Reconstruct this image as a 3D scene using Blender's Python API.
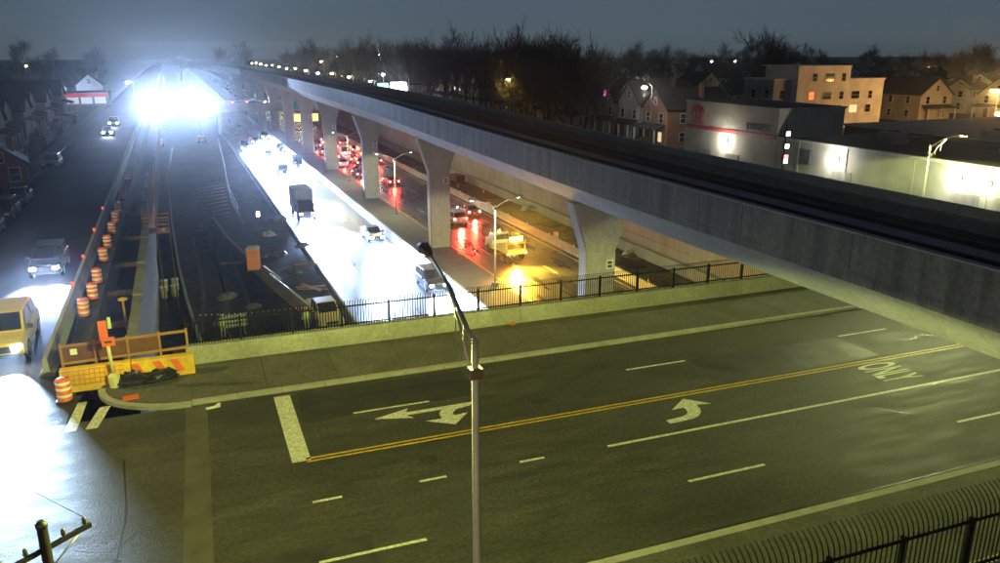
import bpy, math, random
from mathutils import Vector, Matrix
R = math.radians
sc = bpy.context.scene
for o in list(bpy.data.objects): bpy.data.objects.remove(o)
col = sc.collection

# ------------------------------------------------------------------ camera
H = 14.0
FPX, HOR, VPX = 788.0, 50.0, 185.0          # focal length in px (1000 px wide), horizon row, vanishing column of the motorway
pitch = math.atan((281.5 - HOR) / FPX)
yaw = math.atan2(500 - VPX, FPX * math.cos(pitch) + (281.5 - HOR) * math.sin(pitch))
cd = bpy.data.cameras.new('camera'); cam = bpy.data.objects.new('camera', cd); col.objects.link(cam)
cd.sensor_width = 36; cd.lens = 36 * FPX / 1000; cd.clip_end = 6000; cd.clip_start = 0.2
cam.location = (0, 0, H); cam.rotation_euler = (math.pi / 2 - pitch, 0, -yaw)
sc.camera = cam

# ------------------------------------------------------------------ night sky
world = bpy.data.worlds.new('World'); sc.world = world; world.use_nodes = True
wn = world.node_tree.nodes; wl = world.node_tree.links
bg = wn['Background']
sky = wn.new('ShaderNodeTexSky'); sky.sky_type = 'NISHITA'; sky.sun_disc = False
sky.sun_elevation = R(25.0); sky.sun_rotation = R(200); sky.air_density = 1.0; sky.dust_density = 0.0; sky.ozone_density = 6.0
tint = wn.new('ShaderNodeMix'); tint.data_type = 'RGBA'; tint.blend_type = 'MULTIPLY'; tint.inputs[0].default_value = 1
tint.inputs[7].default_value = (0.80, 1.04, 1.30, 1)          # moonless city night seen through the camera's cool balance
hsv = wn.new('ShaderNodeHueSaturation'); hsv.inputs['Saturation'].default_value = .38; wl.new(sky.outputs[0], hsv.inputs['Color']); wl.new(hsv.outputs[0], tint.inputs[6]); wl.new(tint.outputs[2], bg.inputs[0])
bg.inputs[1].default_value = 0.0118
sc.view_settings.view_transform = 'Standard'; sc.view_settings.look = 'None'
sc.view_settings.exposure = 0; sc.view_settings.gamma = 1; sc.view_settings.use_curve_mapping = False
sc.cycles.use_denoising = True; sc.cycles.denoiser = 'OPENIMAGEDENOISE'
sc.cycles.max_bounces = 5; sc.cycles.volume_bounces = 0; sc.cycles.diffuse_bounces = 2; sc.cycles.glossy_bounces = 3
sc.cycles.sample_clamp_indirect = 4; sc.cycles.caustics_reflective = False; sc.cycles.caustics_refractive = False

# ------------------------------------------------------------------ helpers
TILT = 0.02                                  # the motorway leans 0.02 m to the left per metre
def W(s, y, z=0.0): return Vector((s - TILT * y, y, z))
rng = random.Random(7)

class MB:
    def __init__(m): m.v = []; m.f = []; m.s = []
    def quad(m, *p, smooth=False):
        i = len(m.v); m.v += [tuple(q) for q in p]; m.f.append(tuple(range(i, i + len(p)))); m.s.append(smooth); return m
    def hexa(m, b, t):                        # b, t: four corners each, counter-clockwise seen from above
        i = len(m.v); m.v += [tuple(q) for q in b] + [tuple(q) for q in t]
        for f in ((3, 2, 1, 0), (4, 5, 6, 7), (0, 1, 5, 4), (1, 2, 6, 5), (2, 3, 7, 6), (3, 0, 4, 7)):
            m.f.append(tuple(i + k for k in f)); m.s.append(False)
        return m
    def box(m, x0, x1, y0, y1, z0, z1, fn=None):
        fn = fn or (lambda a, b, c: (a, b, c))
        return m.hexa([fn(x0, y0, z0), fn(x1, y0, z0), fn(x1, y1, z0), fn(x0, y1, z0)], [fn(x0, y0, z1), fn(x1, y0, z1), fn(x1, y1, z1), fn(x0, y1, z1)])
    def obox(m, c, size, M=None):
        hx, hy, hz = size[0] / 2, size[1] / 2, size[2] / 2; c = Vector(c); M = M or Matrix.Identity(3)
        P = lambda a, b, d: c + M @ Vector((a, b, d))
        return m.hexa([P(-hx, -hy, -hz), P(hx, -hy, -hz), P(hx, hy, -hz), P(-hx, hy, -hz)], [P(-hx, -hy, hz), P(hx, -hy, hz), P(hx, hy, hz), P(-hx, hy, hz)])
    def tube(m, pts, rad, n=8, caps=True, smooth=True):
        pts = [Vector(p) for p in pts]; k = len(pts)
        if not hasattr(rad, '__len__'): rad = [rad] * k
        base = len(m.v); up = None
        for j, p in enumerate(pts):
            d = (pts[min(j + 1, k - 1)] - pts[max(j - 1, 0)]).normalized()
            if up is None or abs(up.dot(d)) > .95: up = Vector((0, 0, 1)) if abs(d.z) < .9 else Vector((1, 0, 0))
            a = d.cross(up).normalized(); b = d.cross(a); up = -b if False else up
            for q in range(n):
                t = 2 * math.pi * q / n; m.v.append(tuple(p + (a * math.cos(t) + b * math.sin(t)) * rad[j]))
        for j in range(k - 1):
            for q in range(n):
                m.f.append((base + j * n + q, base + j * n + (q + 1) % n, base + (j + 1) * n + (q + 1) % n, base + (j + 1) * n + q)); m.s.append(smooth)
        if caps:
            m.f.append(tuple(base + q for q in range(n - 1, -1, -1))); m.s.append(False)
            m.f.append(tuple(base + (k - 1) * n + q for q in range(n))); m.s.append(False)
        return m
    def lathe(m, prof, c=(0, 0, 0), n=14, smooth=True):
        base = len(m.v); k = len(prof)
        for r, z in prof:
            for q in range(n):
                t = 2 * math.pi * q / n; m.v.append((c[0] + r * math.cos(t), c[1] + r * math.sin(t), c[2] + z))
        for j in range(k - 1):
            for q in range(n):
                m.f.append((base + j * n + q, base + j * n + (q + 1) % n, base + (j + 1) * n + (q + 1) % n, base + (j + 1) * n + q)); m.s.append(smooth)
        m.f.append(tuple(base + q for q in range(n - 1, -1, -1))); m.s.append(False)
        m.f.append(tuple(base + (k - 1) * n + q for q in range(n))); m.s.append(False)
        return m
    def extr(m, prof, y0, y1, fn=None):       # closed profile (x, z) extruded along y
        fn = fn or (lambda a, b, c: (a, b, c)); n = len(prof); i = len(m.v)
        m.v += [tuple(fn(x, y0, z)) for x, z in prof] + [tuple(fn(x, y1, z)) for x, z in prof]
        for q in range(n):
            m.f.append((i + q, i + (q + 1) % n, i + n + (q + 1) % n, i + n + q)); m.s.append(False)
        m.f.append(tuple(i + q for q in range(n - 1, -1, -1))); m.s.append(False)
        m.f.append(tuple(i + n + q for q in range(n))); m.s.append(False)
        return m
    def loft(m, rings, caps=True, smooth=False):
        n = len(rings[0]); base = len(m.v)
        for r in rings: m.v += [tuple(p) for p in r]
        for j in range(len(rings) - 1):
            for q in range(n):
                m.f.append((base + j * n + q, base + j * n + (q + 1) % n, base + (j + 1) * n + (q + 1) % n, base + (j + 1) * n + q)); m.s.append(smooth)
        if caps:
            m.f.append(tuple(base + q for q in range(n - 1, -1, -1))); m.s.append(False)
            m.f.append(tuple(base + (len(rings) - 1) * n + q for q in range(n))); m.s.append(False)
        return m
    def mesh(m, name, mt):
        me = bpy.data.meshes.new(name); me.from_pydata(m.v, [], m.f); me.materials.append(mt)
        me.polygons.foreach_set('use_smooth', m.s); me.update()
        import bmesh
        bm = bmesh.new(); bm.from_mesh(me); bmesh.ops.recalc_face_normals(bm, faces=bm.faces); bm.to_mesh(me); bm.free()
        return me
    def build(m, name, mt, parent=None, loc=(0, 0, 0), rz=0, bevel=0):
        o = link(name, m.mesh(name, mt), parent, loc, rz)
        if bevel: bev(o, bevel)
        return o
def bev(o, w, seg=2):
    b = o.modifiers.new('bevel', 'BEVEL'); b.width = w; b.segments = seg; b.limit_method = 'ANGLE'; b.angle_limit = R(35)
def link(name, data, parent=None, loc=(0, 0, 0), rz=0):
    o = bpy.data.objects.new(name, data); col.objects.link(o); o.parent = parent; o.location = loc; o.rotation_euler = (0, 0, rz); return o
def tag(o, label=None, cat=None, group=None, kind=None):
    if label: o['label'] = label
    if cat: o['category'] = cat
    if group: o['group'] = group
    if kind: o['kind'] = kind
    return o
def empty(name, loc=(0, 0, 0), rz=0, label=None, cat=None, group=None):
    o = bpy.data.objects.new(name, None); col.objects.link(o); o.location = loc; o.rotation_euler = (0, 0, rz); o.empty_display_size = .3
    return tag(o, label, cat, group)
CH = {}
def kids(o):
    return [c for c in col.objects if c.parent == o]
def copy_tree(o, parent=None, lights=True):
    c = o.copy(); col.objects.link(c); c.parent = parent
    for ch in list(o.children): copy_tree(ch, c)
    return c
def struct(o): o['kind'] = 'structure'; return o
def setmat(o, m):                             # a material for this object only, the mesh stays shared
    o.material_slots[0].link = 'OBJECT'; o.material_slots[0].material = m

# ------------------------------------------------------------------ materials
MATS = {}
def mat(name, c, rough=.7, var=.25, scale=1.0, bump=0.0, bscale=30, metal=0, spec=.5, stretch=None, rvar=0.0, coat=0, dark=None, dscale=.15, damt=0.0, grain=0.0, gscale=10):
    if name in MATS: return MATS[name]
    m = bpy.data.materials.new(name); m.use_nodes = True; n = m.node_tree.nodes; l = m.node_tree.links
    b = n['Principled BSDF']; b.inputs['Roughness'].default_value = rough; b.inputs['Metallic'].default_value = metal
    b.inputs['Specular IOR Level'].default_value = spec; b.inputs['Coat Weight'].default_value = coat
    g = n.new('ShaderNodeNewGeometry'); vec = g.outputs['Position']
    mp = n.new('ShaderNodeMapping'); l.new(vec, mp.inputs[0])
    if stretch: mp.inputs['Scale'].default_value = stretch
    nz = n.new('ShaderNodeTexNoise'); nz.inputs['Scale'].default_value = scale; nz.inputs['Detail'].default_value = 6; nz.inputs['Roughness'].default_value = .62
    l.new(mp.outputs[0], nz.inputs['Vector'])
    rp = n.new('ShaderNodeMapRange'); rp.inputs[1].default_value = .3; rp.inputs[2].default_value = .7; rp.inputs[3].default_value = 1 - var; rp.inputs[4].default_value = 1 + var
    l.new(nz.outputs[0], rp.inputs[0])
    mx = n.new('ShaderNodeVectorMath'); mx.operation = 'SCALE'; mx.inputs[0].default_value = c[:3]; l.new(rp.outputs[0], mx.inputs['Scale'])
    out = mx.outputs[0]
    if damt:                                  # broad stains and patches that belong to the surface
        n2 = n.new('ShaderNodeTexNoise'); n2.inputs['Scale'].default_value = dscale; n2.inputs['Detail'].default_value = 5; l.new(mp.outputs[0], n2.inputs['Vector'])
        r2 = n.new('ShaderNodeMapRange'); r2.inputs[1].default_value = .42; r2.inputs[2].default_value = .62; r2.inputs[3].default_value = 0; r2.inputs[4].default_value = damt; l.new(n2.outputs[0], r2.inputs[0])
        mm = n.new('ShaderNodeMix'); mm.data_type = 'RGBA'; l.new(r2.outputs[0], mm.inputs[0]); l.new(out, mm.inputs[6]); mm.inputs[7].default_value = (*(dark or (c[0] * .4, c[1] * .4, c[2] * .4)), 1); out = mm.outputs[2]
    if grain:                                 # aggregate: fine light and dark grains
        n5 = n.new('ShaderNodeTexNoise'); n5.inputs['Scale'].default_value = gscale; n5.inputs['Detail'].default_value = 5; n5.inputs['Roughness'].default_value = .8; l.new(vec, n5.inputs['Vector'])
        r5_ = n.new('ShaderNodeMapRange'); r5_.inputs[1].default_value = .3; r5_.inputs[2].default_value = .7; r5_.inputs[3].default_value = 1 - grain; r5_.inputs[4].default_value = 1 + grain; l.new(n5.outputs[0], r5_.inputs[0])
        m5 = n.new('ShaderNodeVectorMath'); m5.operation = 'SCALE'; l.new(out, m5.inputs[0]); l.new(r5_.outputs[0], m5.inputs['Scale']); out = m5.outputs[0]
    l.new(out, b.inputs['Base Color'])
    if rvar:
        r3 = n.new('ShaderNodeMapRange'); r3.inputs[1].default_value = .35; r3.inputs[2].default_value = .65; r3.inputs[3].default_value = max(.03, rough - rvar); r3.inputs[4].default_value = min(1, rough + rvar)
        l.new(nz.outputs[0], r3.inputs[0]); l.new(r3.outputs[0], b.inputs['Roughness'])
    if bump:
        n4 = n.new('ShaderNodeTexNoise'); n4.inputs['Scale'].default_value = bscale; n4.inputs['Detail'].default_value = 3; l.new(vec, n4.inputs['Vector'])
        bp = n.new('ShaderNodeBump'); bp.inputs['Strength'].default_value = bump; bp.inputs['Distance'].default_value = .02; l.new(n4.outputs[0], bp.inputs['Height']); l.new(bp.outputs[0], b.inputs['Normal'])
    MATS[name] = m; return m
def emit(name, c, strength):
    if name in MATS: return MATS[name]
    m = bpy.data.materials.new(name); m.use_nodes = True; n = m.node_tree.nodes; b = n['Principled BSDF']
    b.inputs['Base Color'].default_value = (*[min(.8, x * .6) for x in c[:3]], 1); b.inputs['Emission Color'].default_value = (*c[:3], 1); b.inputs['Emission Strength'].default_value = strength; b.inputs['Roughness'].default_value = .3
    MATS[name] = m; return m
ASPH = mat('asphalt_bridge', (.066, .064, .060), .69, .32, 1.3, .6, 16, stretch=(.35, 1.4, 1), rvar=.08, spec=.36, damt=.55, dscale=.22, dark=(.036, .036, .035), grain=.55, gscale=7)
ASPHD = mat('asphalt_side', (.045, .045, .047), .88, .35, .9, .8, 11, rvar=.1, damt=.5, dscale=.15, spec=.25, grain=.55, gscale=7)
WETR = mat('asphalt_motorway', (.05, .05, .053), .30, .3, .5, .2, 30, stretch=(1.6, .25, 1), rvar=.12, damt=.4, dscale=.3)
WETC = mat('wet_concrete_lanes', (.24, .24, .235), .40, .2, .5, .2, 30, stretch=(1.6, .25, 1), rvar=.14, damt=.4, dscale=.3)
NEWP = mat('graded_subbase', (.05, .052, .055), .95, .5, 1.3, 1.0, 5, damt=.5, dscale=.25, spec=.15, grain=.6, gscale=3)
CONC = mat('concrete', (.36, .35, .32), .85, .16, 1.2, .25, 25, damt=.45, dscale=.35, dark=(.21, .205, .185), grain=.3, gscale=5)
CONCV = mat('concrete_viaduct', (.40, .39, .37), .82, .14, .9, .2, 18, stretch=(1, 1, .25), damt=.45, dscale=.45, dark=(.25, .245, .23), grain=.25, gscale=4)
CONCW = mat('concrete_wall', (.38, .37, .33), .85, .14, .8, .25, 20, stretch=(1, 1, .3), damt=.4, dscale=.5, dark=(.24, .235, .21))
SIDEW = mat('sidewalk_concrete', (.12, .116, .104), .85, .2, .8, .3, 30, damt=.6, dscale=.25, dark=(.085, .083, .075))
KERB = mat('kerb_granite', (.34, .33, .31), .8, .2, 1.5, .3, 30)
PAINT = mat('road_paint_white', (.68, .68, .62), .6, .22, 3.5, .2, 40, damt=.5, dscale=9, dark=(.2, .2, .18))
PAINTY = mat('road_paint_yellow', (.62, .40, .03), .6, .22, 3.0, .2, 40, damt=.5, dscale=9, dark=(.2, .14, .03))
STEEL = mat('galvanised_steel', (.34, .33, .31), .45, .2, 2, metal=.7)
DSTEEL = mat('dark_painted_steel', (.009, .0095, .009), .75, .2, 3, spec=.2)
RUSTY = mat('weathered_steel', (.12, .07, .045), .75, .3, 3, .2)
POLEM = mat('lamp_pole_metal', (.46, .40, .37), .5, .15, 2)
WOOD = mat('timber_brown', (.30, .15, .06), .75, .3, 4, .3, 30, stretch=(.3, 4, 4))
WOODY = mat('old_wood_pole', (.012, .009, .011), .9, .3, 4, .4, 30, spec=.15)
SAFO = mat('safety_orange', (.75, .13, .02), .5, .12, 3)
SAFY = mat('barrier_yellow_paint', (.80, .48, .02), .6, .25, 1.6, .2, 20, damt=.5, dscale=1.2, dark=(.42, .24, .04))
REFW = mat('reflective_white', (.8, .8, .78), .35, .1, 3)
BLACKR = mat('black_rubber', (.015, .015, .016), .6, .2, 4)
TARP = mat('dark_tarpaulin', (.02, .022, .028), .35, .3, 3, .4, 12)
DIRT = mat('bare_earth', (.085, .068, .05), .95, .35, .9, .8, 8, damt=.5, dscale=.4)
GROUND = mat('night_ground', (.05, .052, .045), .95, .35, .08, .5, 3)
GRASS = mat('verge', (.05, .055, .035), .95, .35, .4, .6, 6)
BALLAST = mat('trackbed', (.11, .107, .10), .9, .3, 1.5, .4, 20)
WALKW = mat('track_walkway', (.30, .29, .27), .85, .2, 1.2, .2, 20)
RAILM = mat('rail_steel', (.16, .15, .145), .4, .2, 4, metal=.8)
BARK = mat('bark', (.06, .052, .044), .9, .3, 3, .4, 20)
TWIG = mat('twigs', (.045, .04, .036), .9, .2, 2)
GLASSD = mat('dark_glass', (.012, .014, .017), .08, .1, 1, spec=.8)
CHROME = mat('rim_metal', (.5, .5, .52), .3, .1, 2, metal=.9)
PLAST = mat('grey_plastic', (.05, .05, .052), .5, .1, 3)

LAMPC = (.90, 1.0, .19)                      # sodium street light as this camera renders it
COOL = (.42, .60, 1.0)
HEADE = emit('headlight_glow', (.86, .92, 1.0), 300)
TAILE = emit('taillight_glow', (1.0, .03, .02), 110)
AMBE = emit('amber_glow', (1.0, .38, .03), 60)
WHITEE = emit('white_lamp_glow', (1.0, .96, .82), 400)
WARME = emit('warm_lamp_glow', (1.0, .72, .22), 260)
COOLE = emit('cool_lamp_glow', (.78, .84, 1.0), 400)

def light(kind, name, loc, power, c, parent=None, target=None, size=.2, cone=60, blend=.4, rot=None):
    ld = bpy.data.lights.new(name, kind); ld.energy = power; ld.color = c
    if kind == 'SPOT': ld.spot_size = R(cone); ld.spot_blend = blend; ld.shadow_soft_size = size
    if kind == 'POINT': ld.shadow_soft_size = size
    o = bpy.data.objects.new(name, ld); col.objects.link(o); o.parent = parent; o.location = loc
    if target is not None:
        d = Vector(target) - Vector(loc); o.rotation_mode = 'QUATERNION'; o.rotation_quaternion = d.to_track_quat('-Z', 'Y')
    return o
def batwing(o, cap=11.0):
    """street-lantern photometry: more light at an angle than straight down, nothing above the cut-off"""
    ld = o.data; ld.use_nodes = True; n = ld.node_tree.nodes; l = ld.node_tree.links
    em = n['Emission']; tc = n.new('ShaderNodeTexCoord'); sp = n.new('ShaderNodeSeparateXYZ'); l.new(tc.outputs['Normal'], sp.inputs[0])
    ab = n.new('ShaderNodeMath'); ab.operation = 'ABSOLUTE'; l.new(sp.outputs['Z'], ab.inputs[0])
    mx = n.new('ShaderNodeMath'); mx.operation = 'MAXIMUM'; mx.inputs[1].default_value = .15; l.new(ab.outputs[0], mx.inputs[0])
    pw = n.new('ShaderNodeMath'); pw.operation = 'POWER'; pw.inputs[1].default_value = -2.4; l.new(mx.outputs[0], pw.inputs[0])
    mn = n.new('ShaderNodeMath'); mn.operation = 'MINIMUM'; mn.inputs[1].default_value = cap; l.new(pw.outputs[0], mn.inputs[0]); l.new(mn.outputs[0], em.inputs['Strength'])
# ================================================================== THE SETTING
def sheet(name, pts, z, m, fn=W):
    b = MB(); b.quad(*[fn(p[0], p[1], z) for p in pts]); return struct(b.build(name, m))
YN, YF = -40, 1400
# ground at street level on both sides of the cutting, and the cutting's floor
gl = MB(); gl.quad((-1500, YN, -.02), (-15.5, YN, -.02), W(-15.5, YF, -.02), (-1500, YF, -.02)); struct(gl.build('ground_left', GROUND))
gr = MB(); gr.quad(W(56.5, YN, -.02), (1500, YN, -.02), (1500, YF, -.02), W(56.5, YF, -.02)); struct(gr.build('ground_right', GROUND))
sheet('service_road', [(-15.5, YN), (-6.0, YN), (-6.0, YF), (-15.5, YF)], 0, ASPHD)
sheet('side_street', [(45.5, YN), (56.5, YN), (56.5, YF), (45.5, YF)], -.01, ASPHD)
b = MB(); b.box(-17.6, -15.5, 37, 600, -.02, .13, W); struct(b.build('left_pavement', SIDEW))
b = MB(); b.box(53.2, 55.5, 37, 420, -.02, .14, W); struct(b.build('right_pavement', SIDEW))
# cutting floor
sheet('cutting_floor', [(-8, YN), (46, YN), (46, YF), (-8, YF)], -7.03, NEWP)
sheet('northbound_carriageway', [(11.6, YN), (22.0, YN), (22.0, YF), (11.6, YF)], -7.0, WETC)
sb = sheet('southbound_carriageway', [(26.9, YN), (37.7, YN), (37.7, YF), (26.9, YF)], -7.0, WETR)
sheet('median_strip', [(22.0, YN), (26.9, YN), (26.9, YF), (22.0, YF)], -6.94, SIDEW)
sheet('work_strip', [(38.5, 37.2), (44.0, 37.2), (44.0, 420), (38.5, 420)], -7.02, mat('dusty_subbase', (.13, .118, .095), .95, .4, .8, .8, 6, damt=.6, dscale=.35, grain=.5, gscale=3, spec=.2))
def dashes(parent, s, y0, y1, L=3.0, gap=9.2, w=.13, m=PAINT, z=-6.996, name='lane_dash', lim=None):
    d = MB(); d.quad(*[W(a, c) - W(0, 0) for a, c in ((-w / 2, 0), (w / 2, 0), (w / 2, L), (-w / 2, L))]); me = d.mesh(name, m)
    y = y0
    while y < y1: link(name, me, parent, W(s, y, z)); y += L + gap
dashes(sb, 29.8, 40, 230); dashes(sb, 33.2, 43, 230)
for s_, nm in ((37.2, 'edge_line'), (27.2, 'edge_line')):
    d = MB(); d.quad(*[W(a, c, -6.996) for a, c in ((s_ - .07, -40), (s_ + .07, -40), (s_ + .07, 600), (s_ - .07, 600))]); d.build(nm, PAINT if s_ > 30 else PAINTY, sb)
nb = bpy.data.objects['northbound_carriageway']
dashes(nb, 15.1, 38, 230); dashes(nb, 18.5, 41, 230)
# left edge of the cutting: trench beside the service road, earth faces
b = MB(); b.box(-6.0, -5.1, 36.8, 600, -7, -.15, W); struct(b.build('trench_face', DIRT))
b = MB(); b.box(-5.1, -3.3, 36.8, 600, -7.1, -2.4, W); struct(b.build('trench_floor', DIRT))
hills = MB(); hills.box(-8, 47, YN, 10.6, -7, -.2, W)

# ------------------------------------------------------------------ bridge over the motorway
BX0, BX1 = -1.1, 62.0
b = MB(); b.box(BX0, BX1, 11.6, 37.0, -1.3, -.03); struct(b.build('bridge_deck_slab', CONC))
br = MB(); br.quad((-60, 16.9, .004), (110, 16.9, .004), (110, 32.1, .004), (-60, 32.1, .004)); bridge_road = struct(br.build('bridge_road', ASPH))
b = MB(); b.quad((-16, 32.1, .002), (-5.8, 32.1, .002), (-5.8, 37.2, .002), (-16, 37.2, .002)); struct(b.build('junction_asphalt', ASPHD))
b = MB(); b.quad((-60, -20, .001), (-1.1, -20, .001), (-1.1, 16.9, .001), (-60, 16.9, .001)); struct(b.build('near_corner_asphalt', ASPHD))
b = MB(); b.quad((-1.55, 16.9, .008), (-.72, 16.9, .008), (-.62, 32.1, .008), (-1.45, 32.1, .008)); b.build('approach_joint', mat('joint_concrete', (.085, .08, .07), .8, .25, 1, .3), bridge_road)
def line(x0, x1, y, w=.12, m=PAINT, name='lane_line', z=.009):
    d = MB(); d.quad((x0, y - w / 2, z), (x1, y - w / 2, z), (x1, y + w / 2, z), (x0, y + w / 2, z)); return d.build(name, m, bridge_road)
line(2.55, 62, 25.99, .11, PAINTY, 'yellow_centre_line'); line(2.55, 62, 25.76, .11, PAINTY, 'yellow_centre_line')
line(13.05, 62, 22.95, .15, PAINT, 'turn_lane_line')
for x0 in (2.37, 5.93, 9.58): line(x0, x0 + .95, 23.04, .13, PAINT, 'guide_dash')
for x0 in (-10.2, 2.1, 14.42, 26.8, 39.2): line(x0, x0 + 3.15, 19.8, .13, PAINT, 'lane_dash')
for x0 in (4.84, 17.3, 29.6): line(x0, x0 + 3.15, 29.05, .13, PAINT, 'lane_dash')
d = MB(); d.quad((2.0, 31.75, .009), (2.66, 31.75, .009), (2.72, 25.85, .009), (2.06, 25.85, .009)); d.build('stop_line', PAINT, bridge_road)
for pts in ([(-5.6, 34.1), (-5.25, 34.1), (-5.35, 31.3), (-5.8, 31.3)], [(-4.72, 33.3), (-4.3, 33.3), (-4.62, 31.3), (-5.05, 31.3)]):
    d = MB(); d.quad(*[(x, y, .0095) for x, y in pts]); d.build('crosswalk_stripe', PAINT, bridge_road)
def flat(name, pts, m=PAINT, z=.009):
    import mathutils
    tri = mathutils.geometry.tessellate_polygon([[Vector((x, y, 0)) for x, y in pts]])
    d = MB(); d.v = [(x, y, z) for x, y in pts]; d.f = [tuple(t) for t in tri]; d.s = [False] * len(d.f); return d.build(name, m, bridge_road)
flat('left_turn_arrow', [(16.2, 24.0), (17.01, 24.08), (17.26, 24.16), (17.42, 24.33), (17.5, 24.55), (17.5, 24.75), (16.93, 24.72), (17.96, 25.48), (18.79, 24.68), (18.15, 24.78), (18.08, 24.42), (17.92, 24.13), (17.65, 23.89), (17.32, 23.76), (16.7, 23.71), (16.2, 23.71)])
flat('straight_arrow', [(5.5, 28.22), (7.0, 28.72), (6.82, 28.36), (9.75, 28.38), (9.75, 28.1), (6.79, 28.1), (7.0, 27.78)])
flat('left_turn_arrow', [(9.3, 28.37), (9.45, 28.06), (8.83, 27.93), (8.58, 27.69), (8.56, 27.42), (9.16, 27.5), (8.36, 26.64), (7.34, 27.34), (8.01, 27.31), (8.03, 27.75), (8.21, 28.05), (8.5, 28.3)], z=.0115)
def text_mesh(name, s, m, size=1.0, extrude=0.0, align='LEFT', off=0.0):
    cu = bpy.data.curves.new(name, 'FONT'); cu.body = s; cu.size = size; cu.extrude = extrude; cu.align_x = align; cu.offset = off
    t = bpy.data.objects.new(name, cu); col.objects.link(t); bpy.context.view_layer.update()
    me = bpy.data.meshes.new_from_object(t.evaluated_get(bpy.context.evaluated_depsgraph_get())); bpy.data.objects.remove(t)
    me.materials.clear(); me.materials.append(m); return me
me = text_mesh('word_marking', 'ONLY', mat('fresh_road_paint', (.74, .74, .62), .7, .15, 3, .1, 40), 1, off=.02)
xs = [v.co.x for v in me.vertices]; ys = [v.co.y for v in me.vertices]; x0, x1, y0, y1 = min(xs), max(xs), min(ys), max(ys)
for v in me.vertices: v.co = Vector((27.25 + (v.co.y - y0) / (y1 - y0) * 2.15, 25.6 - (v.co.x - x0) / (x1 - x0) * 1.95, .0095))
link('word_marking', me, bridge_road)
# a couple of asphalt patches and tar seams, as on the real deck
PATCH = mat('asphalt_patch', (.042, .041, .04), .55, .25, .8, .5, 45, rvar=.12)
for x0, x1, y0, y1 in ((2.9, 10.2, 28.9, 31.9), (20.6, 29.5, 26.2, 29.0), (-.3, 3.8, 17.1, 20.6), (33.0, 46.0, 18.0, 21.4)):
    d = MB(); d.quad((x0, y0, .0062), (x1, y0 + .1, .0062), (x1 - .1, y1, .0062), (x0 + .05, y1, .0062)); d.build('asphalt_patch', PATCH, bridge_road)
TAR = mat('tar_seam', (.018, .018, .018), .4, .2, 2)
for pts, w in (([(-8, 17), (-3.4, 20.4), (-3.2, 24.5), (-3.5, 28.2)], .05), ([(-9.5, 21.2), (-3.2, 22.0)], .06), ([(-9, 18.2), (-3.4, 19.1)], .05), ([(6, 16.95), (13.5, 17.15), (26, 17.2)], .04), ([(0, 30.6), (9, 30.7), (20, 30.5)], .035)):
    d = MB()
    for a, c in zip(pts[:-1], pts[1:]):
        v = (Vector(c) - Vector(a)).normalized(); nn = Vector((-v.y, v.x)) * w / 2
        d.quad(*[(q.x, q.y, .0075) for q in (Vector(a) - nn, Vector(c) - nn, Vector(c) + nn, Vector(a) + nn)])
    d.build('tar_seam', TAR, bridge_road)
r7 = random.Random(21)
for k in range(16):
    x, y_ = r7.uniform(-12, 32), r7.uniform(17.3, 31.6); pts = [(x, y_)]
    for q in range(r7.randint(3, 6)): pts.append((pts[-1][0] + r7.uniform(.25, 1.0) * (1 if k % 2 else .4), pts[-1][1] + r7.uniform(-.45, .45)))
    d = MB()
    for a, c in zip(pts[:-1], pts[1:]):
        v = (Vector(c) - Vector(a)).normalized(); nn = Vector((-v.y, v.x)) * r7.uniform(.012, .022)
        d.quad(*[(q.x, q.y, .0071) for q in (Vector(a) - nn, Vector(c) - nn, Vector(c) + nn, Vector(a) + nn)])
    d.build('crack', TAR, bridge_road)
for x, y_ in ((12.2, 27.4), (6.6, 24.4)):
    d = MB(); d.lathe([(.34, 0), (.34, .008), (.28, .012)], (x, y_, .004), 20); d.build('manhole_cover', mat('cast_iron', (.035, .034, .033), .75, .3, 8), bridge_road)
for x in (1.2, 16.5, 31):
    d = MB()
    for q in range(7): d.box(x + q * .11, x + q * .11 + .05, 31.62, 32.08, .004, .012)
    d.build('drain_grate', MATS['cast_iron'], bridge_road)
# manhole, drain
d = MB(); d.lathe([(.36, 0), (.36, .012), (.3, .016)], (-9.6, 25.4, .004), 20); d.build('manhole_cover', mat('cast_iron', (.035, .034, .033), .75, .3, 8), bridge_road)

# sidewalks with kerbs, slab by slab
def sidewalk(name, y0, y1, x0, x1, kerb_at, w=3.05):
    p = empty(name); struct(p); x = x0
    lo, hi = (y0 + .32, y1) if kerb_at == 'low' else (y0, y1 - .32)
    mats = [mat('sidewalk_%d' % k, tuple(c * f for c in (.105, .102, .092)), .85, .2, .8, .3, 30, damt=.5, dscale=.3, dark=(.066 * f, .064 * f, .058 * f), grain=.45, gscale=6) for k, f in enumerate((1, .88, 1.12))]
    while x < x1 - .1:
        e = min(x + w, x1); d = MB(); d.box(x + .008, e - .008, lo, hi, 0, .15 + rng.uniform(-.004, .004)); d.build('paving_slab', mats[rng.randrange(3)], p); x = e
    x = x0
    while x < x1 - .1:
        e = min(x + 1.8, x1); d = MB(); ky = (y0, y0 + .3) if kerb_at == 'low' else (y1 - .3, y1)
        d.box(x + .006, e - .006, ky[0], ky[1], 0, .165); d.build('kerb_stone', KERB, p, bevel=.02); x = e
    return p
far_walk = sidewalk('far_sidewalk', 32.1, 36.55, -1.2, 61.9, 'low')
near_walk = sidewalk('near_sidewalk', 12.2, 16.9, -1.2, 61.9, 'high')
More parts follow.
